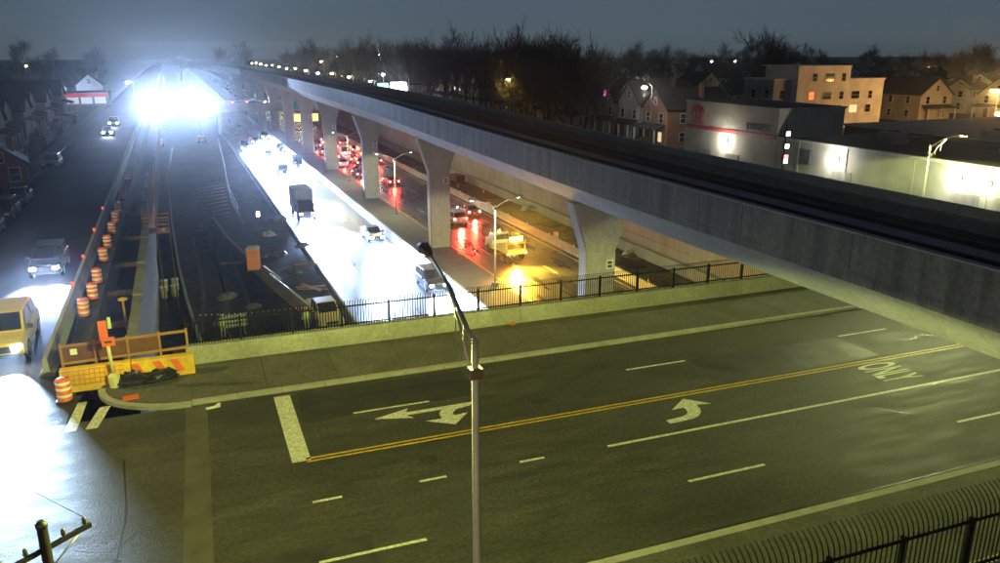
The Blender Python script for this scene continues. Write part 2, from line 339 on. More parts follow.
# rounded sidewalk corner at the west end
d = MB(); pts = [(-1.2, 32.12)] + [(-1.2 - 3.1 * math.sin(t) * 1.15, 34.9 - 2.78 * math.cos(t)) for t in [k * math.pi / 2 / 10 for k in range(1, 11)]] + [(-4.77, 36.3), (-1.2, 36.3)]
d.v = [(x, y, .0) for x, y in pts] + [(x, y, .148) for x, y in pts]; n = len(pts)
d.f = [tuple(range(n, 2 * n))] + [(i, (i + 1) % n, n + (i + 1) % n, n + i) for i in range(n)]; d.s = [False] * len(d.f); d.build('corner_slab', MATS['sidewalk_0'], far_walk)
d = MB(); ring = pts[:11]
for a, c in zip(ring[:-1], ring[1:]):
    v = (Vector(c) - Vector(a)); nn = Vector((v.y, -v.x)).normalized() * -.0; mid = (Vector(a) + Vector(c)) / 2; ang = math.atan2(v.y, v.x)
    d.obox((mid.x, mid.y, .085), (v.length - .01, .28, .17), Matrix.Rotation(ang, 3, 'Z'))
d.build('kerb_stone', KERB, far_walk)
# parapets: cast panels on the deck edge
def parapet(name, y, label, x0, x1, hgt, sgn):
    p = empty(name, (0, y, 0), 0, label, 'parapet'); x = x0; k = 0
    while x < x1 - .1:
        e = min(x + 2.35, x1); d = MB(); d.box(x + .012, e - .012, -.22, .22, .0, hgt); o = d.build('parapet_panel', CONC, p, bevel=.015)
        d = MB(); d.box(x + .3, e - .3, -.235 * 1, .235, .32, hgt - .22); x = e; k += 1
    d = MB(); d.box(x0, x1, -.2, .2, -.02, hgt - .02); d.build('parapet_core', CONC, p)
    return p
parapet('bridge_parapet', 36.62, 'long concrete parapet along the far side of the bridge, carrying the dark fence', -1.35, 61.5, 1.02, 1)
parapet('bridge_parapet', 12.1, 'concrete parapet under the curved fence in the bottom right corner', 2.0, 61.5, .95, -1)
# pedestrian fences with curved tops
def bar_mesh(hgt, curl, sgn, name='fence_bar', r=.011):
    d = MB(); pts = [(0, 0, 0), (0, 0, hgt)] + [(0, sgn * curl * (1 - math.cos(t)), hgt + curl * .9 * math.sin(t)) for t in [k * R(64) / 5 for k in range(1, 6)]]
    d.tube(pts, r, 4); return d.mesh(name, DSTEEL)
def fence(y, z, x0, x1, step, hgt, curl, sgn, label, post, r=.011):
    p = empty('curved_top_fence', (0, y, z), 0, label, 'fence'); me = bar_mesh(hgt, curl, sgn, r=r)
    for k in range(int((x1 - x0) / step)): link('fence_bar', me, p, (x0 + k * step, 0, 0))
    for zz in (.12, hgt * .98):
        d = MB(); d.box(x0, x1, -.03 - .02 * sgn, .03 - .02 * sgn, zz - .03, zz + .03); d.build('fence_rail', DSTEEL, p)
    pm = MB(); pm.box(-.05, .05, -.055, .055, -.05, hgt + .1); pme = pm.mesh('fence_post', DSTEEL); x = x0
    while x <= x1: link('fence_post', pme, p, (x, -.03 * sgn, 0)); x += post
    return p
fence(36.62, 1.02, -1.25, 37.5, .131, 1.05, .42, -1, 'dark steel fence with inward curved bars on the far parapet', 2.35, r=.02)
fence(12.1, .95, 8.3, 20.4, .165, 1.55, .80, 1, 'near dark fence with curved bars in the bottom right corner', 2.3, r=.023)

# ------------------------------------------------------------------ retaining walls and barriers
rw = empty('retaining_wall', W(45.0, 0, 0), 0, 'tall panelled concrete retaining wall on the far side of the cutting', 'wall')
d = MB(); d.box(.12, .6, 37.1, 620, -7.05, .9, lambda a, c, e: W(a, c, e)); d.build('wall_core', CONC, rw)
pm = MB(); pm.box(-.12, .12, .012, 4.988, .012, 1.938); bm_ = [pm.mesh('wall_panel', CONCW)]
for i in range(28):
    for j in range(4):
        o = link('wall_panel', bm_[0], rw, W(rng.uniform(-.012, .012), 37.4 + i * 5 + (2.5 if j % 2 else 0), -7.0 + j * 1.95), TILT)
d = MB(); d.box(-.25, .5, 37.1, 620, .8, 1.0, lambda a, c, e: W(a, c, e)); d.build('coping', CONC, rw)
# low plinth in front of the wall
d = MB(); d.box(44.0, 44.5, 37.2, 420, -7.02, -5.9, W); tag(d.build('plinth_wall', CONCW), 'low concrete footing running along the base of the retaining wall', 'wall')
def jersey(name, s, z, y0, y1, label, h=1.0, L=3.6, m=CONC, sections=True, w=.6):
    p = empty(name, W(s, y0, z), 0, label, 'barrier')
    prof = [(-w / 2, 0), (w / 2, 0), (w / 2, .1), (w * .22, .34), (w * .16, h), (-w * .16, h), (-w * .22, .34), (-w / 2, .1)]
    d = MB(); d.extr(prof, .012, L - .012); me = d.mesh('barrier_section', m); y = 0; k = 0
    while y < y1 - y0 - .1 and k < 60:
        link('barrier_section', me, p, (-TILT * y, y, 0), TILT); y += L; k += 1
    if y < y1 - y0:
        d = MB(); d.extr(prof, y, y1 - y0, lambda a, c, e: (a - TILT * c, c, e)); d.build('barrier_run', m, p)
    return p
jersey('median_barrier', 21.9, -7.0, 37.2, 420, 'bright median barrier between the white lit lanes and the viaduct piers', 1.05, 4.0)
jersey('lane_barrier', 11.45, -7.0, 37.2, 330, 'barrier on the left edge of the white lit carriageway', .85, 4.0)
rb = jersey('work_zone_barrier', 38.2, -7.0, 37.2, 330, 'barrier between the red tail lights and the empty work strip', .85, 4.0)
sbr = jersey('service_road_barrier', -6.45, 0, 37.6, 190, 'grey barrier beside the service road where orange drums stand', .85, 3.2, CONCW)
rm = MB(); rm.box(-.05, .05, -.03, .03, 0, .16); rme = rm.mesh('reflector', REFW)
for k in range(22): link('reflector', rme, rb, W(0, 6 + k * 6.1, .85) - W(0, 0, 0))
d = MB()
for k in range(60): pass
# ------------------------------------------------------------------ railway viaduct
VC = 25.9
def vz(y):
    t = max(0, min(1, (y - 30) / 80)); return 4.48 + .85 * t * t * (3 - 2 * t)
def W2(a, y, z=0.0):
    q = W(a, y, z); q.x -= 1.35e-4 * max(0, y - 150) ** 2; return q
via = empty('railway_viaduct', W(VC, 0, 0), 0, 'elevated concrete railway viaduct running from the right edge to the far light', 'viaduct')
prof = [(-2.2, 0), (2.2, 0), (3.75, 1.4), (4.05, 1.5), (4.05, 3.3), (3.8, 3.3), (3.8, 2.15), (-3.8, 2.15), (-3.8, 3.3), (-4.05, 3.3), (-4.05, 1.5), (-3.75, 1.4)]
SEG = 3.0
d = MB(); d.extr(prof, .006, SEG - .006); seg_me = d.mesh('girder_segment', CONCV)
FASC = mat('weathered_fascia', (.20, .193, .17), .85, .22, 1.6, .25, 18, stretch=(1, 1, .1), damt=.75, dscale=1.3, dark=(.095, .09, .08), grain=.35, gscale=4)
fb = MB(); fb.box(-4.075, -4.045, .017, SEG - .017, 1.90, 3.29); fb.box(-4.073, -4.045, .017, SEG - .017, 1.52, 1.885); fas_me = fb.mesh('fascia_panel', FASC)
y = -9.0
while y < 260:
    sl = math.atan2(vz(y + SEG) - vz(y), SEG)
    o = link('girder_segment', seg_me, via, W2(0, y, vz(y))); o.rotation_euler = (sl, 0, TILT + 2.7e-4 * max(0, y - 148))
    f = link('fascia_panel', fas_me, o)
    y += SEG
core = [(-2.12, .06), (2.12, .06), (3.7, 1.46), (3.97, 1.56), (3.97, 2.1), (-3.97, 2.1), (-3.97, 1.56), (-3.7, 1.46)]
d = MB()
ys = [-9 + 9 * k for k in range(31)]
d.loft([[W2(a, yy, vz(yy) + c) for a, c in core] for yy in ys]); d.build('girder_light_block', CONCV, via)  # smaller core added inside to stop light leaking through the joints
d = MB(); d.loft([[W2(a, yy, vz(yy) + c) for a, c in prof] for yy in (260, 420, 620)]); d.build('girder_run', CONCV, via)
def vrun(name, a0, a1, c0, c1, m):
    d = MB(); yy = -9
    yl = [-9 + 12 * k for k in range(40)]
    d.loft([[W2(a0, q, vz(q) + c0), W2(a1, q, vz(q) + c0), W2(a1, q, vz(q) + c1), W2(a0, q, vz(q) + c1)] for q in yl]); return d.build(name, m, via)
vrun('trackbed', -3.78, 3.78, 2.155, 2.2, BALLAST)
vrun('centre_walkway', -.55, .55, 2.2, 2.62, WALKW)
for a in (-3.0, -1.5, 1.5, 3.0):
    vrun('rail_plinth', a - .22, a + .22, 2.2, 2.4, BALLAST); vrun('rail', a - .04, a + .04, 2.4, 2.55, RAILM)
for a in (-.95, .95): vrun('power_rail', a - .07, a + .07, 2.55, 2.75, PLAST)
vrun('parapet_cap', -4.09, -3.76, 3.3, 3.36, CONCV); vrun('parapet_cap', 3.76, 4.09, 3.3, 3.36, CONCV)
vrun('cable_tray', 3.45, 3.75, 2.9, 2.98, STEEL)
# piers: octagonal-edged shaft with a flared head
NUMB = mat('pier_number_white', (.7, .7, .68), .6, .1, 3)
def shaft_ring(w, dp, z, c=.18): return [(-w + c, -dp, z), (w - c, -dp, z), (w, -dp + c, z), (w, dp - c, z), (w - c, dp, z), (-w + c, dp, z), (-w, dp - c, z), (-w, -dp + c, z)]
pier_names = {0: 'nearest viaduct pier with flared head rising behind the bridge fence', 1: 'second viaduct pier with a pale drainpipe down its left side', 2: 'third viaduct pier from the bridge, left of the tail lights of two cars', 3: 'fourth viaduct pier from the bridge', 4: 'fifth viaduct pier from the bridge'}
for k, py in enumerate([10.8, 46.5, 82, 114.5, 146, 172, 198, 224, 250, 276, 305]):
    i = k - 1; top = vz(py) - 7.0 + 14.0 - 7.0
    lab = pier_names.get(i, 'slim far viaduct pier fading into the white glare' if i > 4 else 'viaduct pier on the near side of the bridge')
    if i < 0: continue
    p = empty('viaduct_pier', W2(VC, py, -7.0), TILT, lab, 'pier', 'piers carrying the railway viaduct')
    ht = vz(py) + 7.0 - .25
    d = MB(); d.loft([shaft_ring(1.14, .6, z, .12) for z in (0, ht - 3.5)]); d.build('shaft', CONCV, p)
    d = MB(); d.loft([shaft_ring(a, .61 + e, z, .12) for a, e, z in ((1.12, -.02, ht - 3.52), (1.16, .0, ht - 3.4), (2.2, 0, ht - .15), (2.24, 0, ht))], smooth=False); d.build('flared_head', CONCV, p)
    for a in (-1.3, 1.3):
        d = MB(); d.box(a - .35, a + .35, -.5, .5, ht, ht + .25); d.build('bearing', PLAST, p)
    if i < 5:
        d = MB(); d.box(.35, .95, -.64, -.612, ht - 4.7, ht - 4.05); o = d.build('number_plate', NUMB, p)
        d = MB()
        for q in range(2): d.box(.48, .82, -.648, -.642, ht - 4.6 + q * .26, ht - 4.42 + q * .26)
        d.build('plate_marking', PLAST, o)
    if i == 1:
        d = MB(); d.tube([(-2.5, -.5, ht + 1.6), (-2.38, -.5, ht - .1), (-1.3, -.5, ht - 3.4), (-1.27, -.5, .1)], .13, 8); d.build('drainpipe', mat('pale_pipe', (.85, .85, .86), .4, .05, 2), p)
    if i in (0, 2, 3):
        d = MB(); d.tube([(1.16, .3, ht - 4), (1.18, .3, .1)], .07, 6); d.build('conduit', STEEL, p)

# twin-arm lamp posts in the median, lit downward from under their hoods
def twin_lamp(y, label):
    p = empty('twin_arm_lamp_post', W(26.0, y, -6.94), TILT, label, 'lamp post', 'twin-arm lamp posts in the median')
    d = MB(); d.tube([(0, 0, 0), (0, 0, 7.5)], [.11, .07], 10); d.build('pole', POLEM, p)
    d = MB(); d.box(-.25, .25, -.25, .25, 0, .3); d.build('base', CONC, p)
    for sx in (-1, 1):
        d = MB(); d.tube([(0, 0, 7.3), (sx * .8, 0, 7.75), (sx * 1.9, 0, 8.15)], [.05, .045, .04], 6); a = d.build('arm', POLEM, p)
        d = MB(); d.loft([[(sx * x, -w, z), (sx * x, w, z), (sx * x, w * .8, z + h), (sx * x, -w * .8, z + h)] for x, w, z, h in ((1.85, .08, 8.08, .14), (2.2, .17, 8.1, .2), (2.65, .14, 8.17, .14))]); d.build('lantern', STEEL, a); d = MB(); d.box(sx * 2.25 - .12, sx * 2.25 + .12, -.1, .1, 8.06, 8.085); d.build('lens', emit('median_lens', (1, .95, .7), 20), a)
        light('SPOT', 'lamp_light', (sx * 2.25, 0, 7.98), 2400, (1.0, .98, .52), p, size=.15, cone=170, blend=.1)
    d = MB(); d.box(-.16, .16, -.1, .1, 7.1, 7.4); d.build('bracket', STEEL, p)
for y, l in ((65.6, 'twin-arm lamp post standing left of the yellow lit road'), (101.0, 'twin-arm lamp post between the second and third piers'), (131, 'small twin-arm lamp post between third and fourth piers')): twin_lamp(y, l)

# ------------------------------------------------------------------ street lanterns on the bridge
def lantern_post(base, ztop, arm, rise, az, label, power, head=True, name='street_lamp', col_=LAMPC, cut=157):
    p = empty(name, base, az, label, 'street lamp')
    d = MB(); d.tube([(0, 0, 0), (0, 0, ztop)], [.1, .062], 12); d.build('pole', POLEM, p)
    d = MB(); d.lathe([(.24, 0), (.24, .1), (.17, .5), (.14, .55)], n=12); d.build('base', STEEL, p)
    d = MB(); d.tube([(0, 0, ztop - .1), (0, arm * .5, ztop + rise * .62), (0, arm, ztop + rise)], [.05, .045, .04], 8); d.build('upper_arm', POLEM, p)
    d = MB(); d.tube([(0, 0, ztop - 1.0), (0, arm * .3, ztop + rise * .15 - .12), (0, arm * .58, ztop + rise * .62)], .03, 6); d.build('brace_arm', POLEM, p)
    for f in (.22, .4): 
        d = MB(); d.tube([(0, arm * f, ztop - 1.0 + (rise + 1) * f * .95), (0, arm * f, ztop + rise * f * 1.25)], .015, 5); d.build('brace_strut', POLEM, p)
    d = MB(); d.lathe([(.064, 0), (.066, .04), (.02, .08)], (0, 0, ztop), 10); d.build('pole_cap', POLEM, p)
    d = MB(); d.box(-.12, .12, -.1, .1, ztop - .72, ztop - .52); d.build('clamp_band', RUSTY, p)
    z = ztop + rise
    d = MB(); d.loft([[(-w, yy, z - .04), (w, yy, z - .04), (w * .95, yy, z + h * .6), (w * .5, yy, z + h), (-w * .5, yy, z + h), (-w * .95, yy, z + h * .6)] for yy, w, h in ((arm - .1, .05, .08), (arm + .1, .1, .14), (arm + .4, .13, .16), (arm + .62, .11, .12), (arm + .72, .05, .05))]); d.build('lantern_housing', mat('lantern_brown', (.14, .10, .09), .5, .15, 3), p)
    d = MB(); d.box(-.09, .09, arm + .15, arm + .56, z - .065, z - .042); d.build('lens', emit('sodium_lens', LAMPC, 60), p)
    o = light('SPOT', 'lamp_light', (0, arm + .46, z - .12), power, col_, p, size=.18, cone=cut, blend=.06); batwing(o); return p
lantern_post((4.4, 12.75, 0.15), 8.75, 2.9, .95, 0, 'tall street lamp in the foreground whose arm reaches over the bridge', 3000)
lantern_post((47.9, 41.0, 0.0), 7.6, 2.1, .95, R(180), 'lamp post with raised arm in front of the long garage wall', 1900, col_=(.92, 1.0, .36))
# street lamps past the frame's left edge and an unseen one added behind the camera
lantern_post((-17.6, 37.0, 0.1), 8.4, 2.6, .95, R(-70), 'street lamp on the service road pavement beside the yellow lit van', 2000, col_=(1.0, .80, .20))
lantern_post((-6.0, -3.5, 0.0), 9.0, 2.2, .95, R(-20), 'unseen street lamp added behind the camera', 520, col_=(1.0, .90, .40), cut=177)  # added to light the foreground pole and the viaduct's side

# wooden utility pole
p = empty('utility_pole', (-2.78, 12.3, 0), 0, 'dark utility pole top with a crossarm in the bottom left corner', 'utility pole')
d = MB(); d.tube([(0, 0, 0), (0, 0, 7.0)], [.11, .075], 10); d.build('pole', WOODY, p)
d = MB(); d.lathe([(.085, 0), (.09, .06), (.04, .12)], (0, 0, 7.0), 10); d.build('pole_cap', BLACKR, p)
ang = math.atan2(.68, .81)
d = MB(); d.obox((0, -.0, 6.62), (1.5, .06, .07), Matrix.Rotation(ang, 3, 'Z')); d.build('crossarm', WOODY, p)
for t in (-.66, -.3, .3, .66):
    d = MB(); d.lathe([(.02, 0), (.04, .04), (.03, .08), (.04, .1), (.015, .14)], (t * math.cos(ang), t * math.sin(ang), 6.67), 8); d.build('insulator', PLAST, p)
d = MB(); d.tube([(.1, .0, 6.35), (.45, .38, 6.6)], .014, 5); d.build('arm_brace', STEEL, p)
for t in (-.66, .66):
    a = Vector((t * math.cos(ang), t * math.sin(ang), 6.8)); e = a + Vector((-8, 11, 1.2))
    d = MB(); d.tube([a + (e - a) * q + Vector((0, 0, -.5 * math.sin(math.pi * q))) for q in [k / 8 for k in range(9)]], .006, 4); d.build('wire', BLACKR, p)
p = empty('utility_pole', (-4.35, 14.7, 0), 0, 'leaning dark pole end cut by the lower left edge', 'utility pole')
d = MB(); d.tube([(.35, -.9, 0), (0, 0, 5.3)], [.12, .08], 8); d.build('pole', WOODY, p)
d = MB(); d.obox((0.02, 0, 5.1), (.9, .08, .09), Matrix.Rotation(R(120), 3, 'Z')); d.build('crossarm', WOODY, p)

# ------------------------------------------------------------------ barricade at the end of the trench
p = empty('timber_guard_rail', (-6.3, 36.35, 0), 0, 'brown timber guard rail across the end of the trench', 'guard rail')
ga = math.atan2(.25, 5.1)
for x in (0, 1.3, 2.6, 3.9, 5.05):
    d = MB(); d.obox((x, x * .05, .95), (.1, .1, 1.9)); d.build('post', WOOD, p)
for z in (1.0, 1.78):
    d = MB(); d.obox((2.52, .07, z), (5.15, .05, .12), Matrix.Rotation(.05, 3, 'Z')); d.build('rail', WOOD, p)
ply = MB(); ply.obox((.62, .16, 1.35), (1.18, .02, .66), Matrix.Rotation(.05, 3, 'Z')); ply.build('plywood_sheet', mat('red_brown_ply', (.13, .05, .03), .8, .25, 3), p)
ply = MB(); ply.obox((2.6, .2, 1.35), (2.5, .02, .66), Matrix.Rotation(.05, 3, 'Z')); ply.build('plywood_sheet', mat('red_brown_ply', (.13, .05, .03)), p)
d = MB(); d.box(.35, .62, -.06, -.045, 1.35, 1.62); d.build('notice', REFW, p)
# yellow painted blocks with orange chevrons
bx = -6.35
for k, (L, lab) in enumerate(((2.75, 'yellow concrete block with orange fencing on its face, behind the orange drum'), (2.55, 'yellow concrete block with orange chevrons, at the right end of the barricade'))):
    p = empty('concrete_block', (bx, 35.65, .0), 0, lab, 'barrier', 'yellow blocks closing the trench')
    prof = [(-.36, 0), (.36, 0), (.3, .2), (.2, 1.0), (-.2, 1.0), (-.3, .2)]
    d = MB(); d.extr([(a, c) for a, c in prof], 0, L, lambda a, c, e: (c, a, e)); d.build('block', SAFY, p, bevel=.03)
    if k == 1:
        for q in (.25, 1.15, 1.85):
            d = MB(); d.hexa([(q, -.318, .35), (q + .3, -.318, .35), (q + .3, -.30, .35), (q, -.30, .35)], [(q - .3 + .0, -.26, .9), (q + .0, -.26, .9), (q + .0, -.2, .9), (q - .3, -.2, .9)]); d.build('chevron', SAFO, p)
    else:
        d = MB()
        for q in range(12): d.tube([(.15 + q * .2, -.36, .3), (.15 + q * .2, -.28, .98)], .008, 4)
        for zz in (.35, .55, .75, .95): d.tube([(.1, -.36 + (zz - .3) * .11, zz), (2.5, -.36 + (zz - .3) * .11, zz)], .012, 4)
        d.build('orange_fencing', SAFO, p)
    bx += L + .04
# drums
def drum_proto():
    p = empty('traffic_drum')
    d = MB(); d.lathe([(.30, 0), (.30, .04), (.285, .06), (.285, .95), (.25, .98), (.25, 1.0), (.1, 1.03)], n=16); d.build('drum_body', SAFO, p)
    for z in (.25, .55, .80):
        d = MB(); d.lathe([(.287, z), (.291, z + .005), (.291, z + .11), (.287, z + .115)], n=16); d.build('reflective_band', REFW, p)
    d = MB(); d.lathe([(.38, 0), (.38, .06), (.31, .09)], n=12); d.build('rubber_base', BLACKR, p)
    d = MB(); d.tube([(-.08, 0, 1.02), (-.08, 0, 1.1), (.08, 0, 1.1), (.08, 0, 1.02)], .015, 5); d.build('handle', SAFO, p)
    return p
dp = drum_proto(); first = True
def drum(loc, lab, rz=0, tilt=0):
    global first; tilt = tilt * 1.8
    o = dp if first else copy_tree(dp); first = False
    o.location = loc; o.rotation_euler = (tilt, 0, rz); tag(o, lab, 'traffic drum', 'orange traffic drums'); return o
drum((-6.1, 34.45, .004), 'large orange drum with white bands in front of the yellow block')
drum((-6.62, 46.3, .02), 'orange drum by the headlight glare, lowest of those along the barrier', .5, .06)
for k, (x, y_, l) in enumerate(((-6.0, 53.6, 'second orange drum up the trench side barrier'), (-5.95, 59.3, 'third orange drum up the trench side barrier'), (-6.05, 68.5, 'fourth orange drum up the trench side barrier'), (-6.35, 78.0, 'small drum fifth up the trench side barrier'), (-6.45, 86, 'small drum sixth up the trench side barrier'), (-6.6, 98, 'tiny drum farthest up the trench side barrier'), (-6, 50.0, 'orange drum just above the lowest one along the barrier'), (-6, 63.6, 'leaning orange drum between the third and fourth along the barrier'), (-6, 73.2, 'orange drum just beyond the fourth along the barrier'))):
    drum((W(-5.55, y_).x, y_, -.15), l, k, .04 * (k % 3 - 1))
drum(W(39.3, 80.3, -7.0), 'orange drum on the empty work strip left of the nearest pier')
drum(W(38.9, 100.5, -7.0), 'orange drum behind the work strip barrier beyond the red cars')
for k, (y_, l) in enumerate(((49.5, 0), (56.3, 0), (65, 0), (74, 0))):
    q = W(-6.45, y_, .85); pp = empty('warning_light', q, 0, 'small red warning light clipped on the grey service road barrier', 'warning light', 'red lights along the service road barrier')
    d = MB(); d.box(-.05, .05, -.03, .03, 0, .14); d.build('base', SAFO, pp); d = MB(); d.lathe([(.07, 0), (.09, .03), (.09, .15), (.05, .19)], (0, 0, .14), 10); d.build('lens', emit('dim_red_lens', (1, .12, .06), 1.2), pp)
# sign post in front of the block
p = empty('sign_post', (-4.25, 35.0, .15), 0, 'cream post with an orange sign and box in front of the yellow blocks', 'sign')
d = MB(); d.lathe([(.22, 0), (.24, .5), (.12, .62)], n=8, smooth=False); d.build('base', mat('cream_paint', (.68, .62, .35), .6, .15, 3), p)
d = MB(); d.tube([(0, 0, .6), (-.08, .05, 2.75)], .07, 8); d.build('post', MATS['cream_paint'], p)
d = MB(); d.obox((-.14, -.1, 2.6), (.34, .03, .85)); o = d.build('sign_panel', SAFO, p)
d = MB(); d.obox((-.0, -.12, 2.1), (.5, .14, .38)); o = d.build('sign_box', SAFO, p); d = MB(); d.obox((0, -.195, 2.1), (.28, .01, .1)); d.build('slot', PLAST, o)
d = MB(); d.obox((.13, -.08, 2.9), (.13, .03, .5)); d.build('marker_strip', mat('lime', (.5, .6, .3), .5, .1, 3), p)
# heap of hoses and tarps
p = empty('hose_heap', (-3.3, 35.05, .15), 0, 'heap of black hoses and dark tarpaulin by the yellow blocks', 'hose heap')
r2 = random.Random(3)
for k in range(9):
    cx_, cy_, rr = r2.uniform(-.8, 1.3), r2.uniform(-.35, .2), r2.uniform(.25, .42); tl = r2.uniform(-.3, .5)
    d = MB(); d.tube([(cx_ + rr * math.cos(t) * 1.3, cy_ + rr * math.sin(t) * .7, .07 + k * .035 + tl * .25 * math.cos(t + k)) for t in [q * 2 * math.pi / 18 for q in range(19)]], .045, 6); d.build('hose', BLACKR, p)
def blob_mesh(b, c, r, seed, n=10, m=7, rough=.3, flat=.6):
    q = random.Random(seed); rings = []
    for j in range(1, m):
        a = math.pi * j / m / 2 if False else (math.pi / 2) * (1 - j / m); rings.append([(c[0] + r * math.cos(a) * math.cos(t) * (1 + q.uniform(-rough, rough)), c[1] + r * .6 * math.cos(a) * math.sin(t) * (1 + q.uniform(-rough, rough)), c[2] + r * flat * math.sin(a) * (1 + q.uniform(-rough, rough))) for t in [2 * math.pi * k / n for k in range(n)]])
    b.loft(rings[::-1], smooth=False); return b
d = MB(); blob_mesh(d, (-.3, .2, 0), .8, 4); d.build('tarpaulin', TARP, p); d = MB(); blob_mesh(d, (.9, .15, 0), .75, 9); d.build('tarpaulin', TARP, p)
d = MB(); d.obox((-3.55, 33.5, .165), (.62, .5, .03), Matrix.Rotation(.1, 3, 'Z')); tag(d.build('orange_mat', SAFO, bevel=.02), 'flat orange plate lying on the sidewalk corner', 'plate')
d = MB(); d.obox((-.4, 31.6, .03), (.55, .14, .05), Matrix.Rotation(.2, 3, 'Z')); d.obox((-.2, 31.75, .05), (.2, .1, .07), Matrix.Rotation(.9, 3, 'Z')); tag(d.build('paper_litter', REFW), 'crumpled pale litter in the gutter near the stop line', 'litter')
d = MB(); d.obox((14.6, 36.2, .22), (.35, .12, .12), Matrix.Rotation(.2, 3, 'Z')); tag(d.build('brick_offcut', SAFO, bevel=.02), 'small red offcut lying against the far parapet', 'debris')

# ------------------------------------------------------------------ new wall and shoring left of the cutting
p = empty('shoring_wall', W(-3.1, 36.9, 0), 0, 'pale new concrete wall beside the trench', 'wall')
for k in range(16):
    d = MB(); d.extr([(-.25, -7), (.25, -7), (.25, .15 + .1 * (k % 2)), (-.25, .15 + .1 * (k % 2))], k * 4 + .01, k * 4 + 3.99, lambda a, c, e: (a - TILT * c - (.35 if c > 40 else 0), c, e)); d.build('wall_bay', mat('green_concrete', (.19, .20, .175), .85, .2, .8, .2), p)
p = empty('formwork_panel', W(-2.75, 70.2, .2), TILT, 'upright plywood formwork panel on top of the new wall', 'formwork')
d = MB(); d.box(-.04, .04, 0, 20, 0, 2.3); d.build('plywood_face', mat('pale_ply', (.26, .24, .22), .7, .2, 2), p)
for k in range(9):
    d = MB(); d.box(.04, .14, .3 + k * 2.4, .4 + k * 2.4, 0, 2.5); d.build('stud', WOOD, p)
for z in (.5, 1.6):
    d = MB(); d.box(.14, .2, 0, 20, z, z + .1); d.build('waler', WOOD, p)
p = empty('scaffold_platform', W(-2.55, 68.2, 0), TILT, 'timber access platform with railings at the end of the formwork', 'scaffold')
d = MB(); d.box(-.6, 1.3, -.8, 1.0, -.12, 0); d.build('deck', WOOD, p)
for x in (-.6, .3, 1.25):
    for yy in (-.8, .95): d = MB(); d.tube([(x, yy, -7), (x, yy, 1.2)], .04, 6); d.build('post', RUSTY, p)
for z in (.55, 1.1):
    for yy in (-.8, .95): d = MB(); d.box(-.6, 1.3, yy - .03, yy + .03, z, z + .1); d.build('guard_rail', WOOD, p)
d = MB(); d.box(.7, .95, -.86, -.84, .1, .3); d.build('warning_tag', SAFY, p)
# trench things
for k, (yy, l) in enumerate(((41.5, 'nearest rusty steel strut spanning the trench'), (47, 'second rusty strut spanning the trench'), (53.5, 'third rusty strut spanning the trench'), (61, 'fourth rusty strut spanning the trench'), (70, 'fifth rusty strut spanning the trench'), (81, 'farthest visible rusty strut spanning the trench'))):
    p = empty('trench_strut', W(-5.8, yy, -.9), TILT, l, 'strut', 'steel struts across the trench')
    for z in (-.15, .13): d = MB(); d.box(0, 2.4, -.13, .13, z, z + .025); d.build('flange', RUSTY, p)
    d = MB(); d.box(0, 2.4, -.012, .012, -.13, .13); d.build('web', RUSTY, p)
p = empty('lumber_stack', W(-4.6, 44.2, -2.4), 0, 'rough stack of timbers lying in the trench', 'timber')
for k in range(11):
    d = MB(); d.obox((rng.uniform(-.5, .5), rng.uniform(-.4, .4), .08 + .13 * (k // 4)), (.16, 3.2, .11), Matrix.Rotation(rng.uniform(-.15, .15), 3, 'Z')); d.build('plank', WOOD, p)
p = empty('dirt_pile', W(-4.7, 39.5, -2.4), 0, 'mound of earth in the trench behind the guard rail', 'earth')
d = MB(); blob_mesh(d, (0, 0, 0), 1.5, 5, 16, 9, .18, .7); d.build('mound', DIRT, p)
p = empty('valve_stand', W(-4.0, 50.2, -2.4), 0, 'yellow valve wheel on a pipe stand in the trench', 'valve')
d = MB(); d.tube([(0, 0, 0), (0, 0, 2.0)], .07, 8); d.build('pipe', SAFY, p)
d = MB(); d.tube([(.26 * math.cos(t), .26 * math.sin(t), 2.05) for t in [q * math.pi / 6 for q in range(13)]], .05, 6); d.build('wheel', SAFY, p)
d = MB(); d.obox((0, 0, 2.05), (.5, .05, .04)); d.build('spoke', SAFY, p)
for k, (dx, dy) in enumerate(((0, 0), (.95, .25), (.1, 2.2), (1.0, 2.4))):
    p = empty('pipe_stub', W(-2.25 + dx - .25, 73.8 + dy - 1.2, -7.02), 0, ['front left', 'front right', 'rear left', 'rear right'][k] + ' of the four capped pipe ends standing in the dark strip', 'pipe', 'four upright pipe ends')
    d = MB(); d.lathe([(.3, 0), (.3, 1.0)], n=14); d.build('pipe', mat('yellow_grey_pipe', (.45, .42, .2), .6, .2, 2), p)
    d = MB(); d.lathe([(.33, .98), (.33, 1.05), (.2, 1.08)], n=14); d.build('cap', REFW, p)
p = empty('equipment_crate', W(-1.0, 55.5, -7.02), .2, 'rust coloured steel crate at the foot of the new wall', 'crate')
d = MB(); d.box(-.8, .8, -.6, .6, .12, 1.2); d.build('body', RUSTY, p, bevel=.02); d = MB(); d.box(-.84, .84, -.64, .64, 1.2, 1.27); d.build('lid', RUSTY, p)
for x in (-.6, .6): d = MB(); d.box(x - .08, x + .08, -.6, .6, 0, .12); d.build('skid', WOOD, p)
